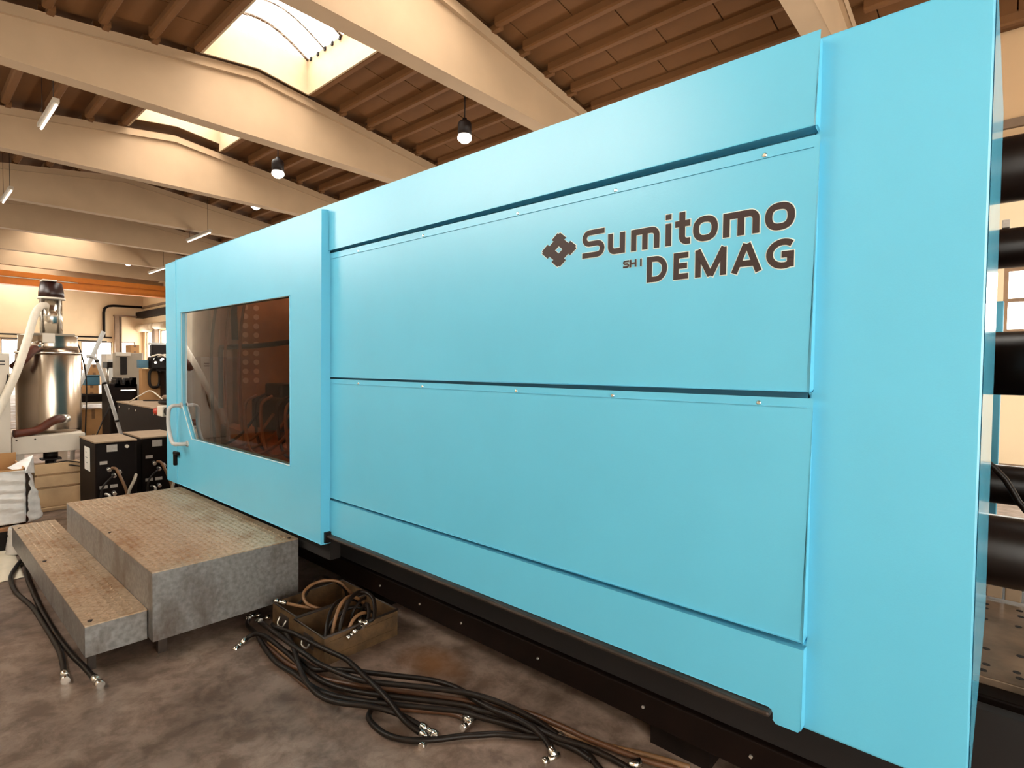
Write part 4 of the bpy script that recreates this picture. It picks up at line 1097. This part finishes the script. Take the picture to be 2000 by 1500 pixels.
G().box(-11.75, -11.6, 2.95, 3.10, 1.42, 1.56).build('sensor', 'blue_plastic', vb, bevel=.01)
for k in range(3):
    G().tube(smooth_path([(-11.45, 3.10 + .1 * k, 1.62), (-11.40, 3.22 + .1 * k, 1.66), (-11.38, 3.36 + .06 * k, 1.58), (-11.4, 3.42 + .05 * k, 1.42)], 5), .014, 7).build('white_hose', 'pale_hose', vb)
carton(-14.6, -14.2, 3.46, 3.62, 1.72, 1.90, 'small tan box standing above the grey cabinet')
st_ = thing('steel_rack', (-14.4, 3.55, 0), 'pale steel rack post behind the grey cabinet', 'rack')
G().box(-14.65, -14.15, 3.40, 3.68, 1.69, 1.72).build('shelf', 'white_paint', st_)
for y in (3.42, 3.66):
    for x in (-14.63, -14.17):
        G().box(x - .02, x + .02, y - .02, y + .02, 0, 1.69).build('post', 'white_paint', st_)

# more small things in the gap
def wire(pts, r, m_, label, cat='cable'):
    G().tube(smooth_path(pts, 6), r, 6).build('cable', m_, None, label=label, cat=cat)
wire([(-8.0, 1.40, 1.795), (-8.3, 1.52, 1.60), (-8.6, 1.62, 1.25), (-8.7, 1.62, .6), (-8.7, 1.60, .01)], .008, 'rubber_black', 'thin cable hanging from the drum lid past the carton stack')
wire([(-10.2, 2.46, .897), (-9.9, 2.55, 1.02), (-9.7, 2.62, 1.08), (-9.5, 2.72, .95), (-9.45, 2.75, .898)], .010, 'pale_hose', 'pale cable arching over the left end of the low cabinet', 'cable')
wire([(-10.4, 2.7, .897), (-10.1, 2.95, .90), (-9.8, 3.0, .90), (-9.6, 3.15, .897)], .012, 'rubber_black', 'black cable lying along the low cabinet top')
pr = thing('press_brace', (-9.9, 3.05, .888), 'small tan wooden block on the low cabinet top', 'block')
G().box(-10.05, -9.75, 2.92, 3.10, .888, .99).build('block', 'wood', pr, bevel=.004)
G().box(-10.02, -9.78, 2.95, 3.06, .99, 1.03).build('cap', 'wood', pr, bevel=.004)
fr = thing('hand_press', (-14.0, 3.0, 0), 'dark hand press standing between the tall cabinet and the grey cabinet', 'machine')
G().box(-14.3, -13.8, 2.98, 3.34, 0, 1.0).build('body', 'black_paint', fr, bevel=.01)
for y in (3.0, 3.3):
    G().cyl((-14.05, y, 1.0), (-14.05, y, 1.52), .03, 10).build('column', 'zinc', fr)
G().box(-14.25, -13.85, 2.96, 3.36, 1.40, 1.52).build('crosshead', 'black_steel', fr, bevel=.01)
G().box(-14.2, -13.9, 3.05, 3.25, 1.0, 1.12).build('tool', 'grey_paint', fr, bevel=.01)
sh = thing('shelf_rack', (-18.5, 3.6, 0), 'pale shelf rack with boxes before the far windows', 'rack')
for z in (.4, .85, 1.3):
    G().box(-18.8, -18.2, 2.75, 3.45, z, z + .03).build('shelf', 'white_paint', sh)
for x in (-18.78, -18.22):
    for y in (2.77, 3.43):
        G().box(x - .02, x + .02, y - .02, y + .02, 0, 1.42).build('post', 'white_paint', sh)
carton(-18.7, -18.3, 2.85, 3.1, .88, 1.12, 'brown carton on the middle board of the pale rack')
carton(-18.7, -18.3, 3.15, 3.38, 1.33, 1.50, 'brown carton on the top board of the pale rack')
bk = thing('blue_crate', (-18.5, 3.3, .43), 'blue crate on the lowest board of the pale rack', 'crate')
G().box(-18.7, -18.3, 3.12, 3.40, .43, .62).build('body', 'blue_plastic', bk, bevel=.01)
G().box(-18.72, -18.28, 3.10, 3.42, .62, .645).build('rim', 'blue_plastic', bk, bevel=.004)
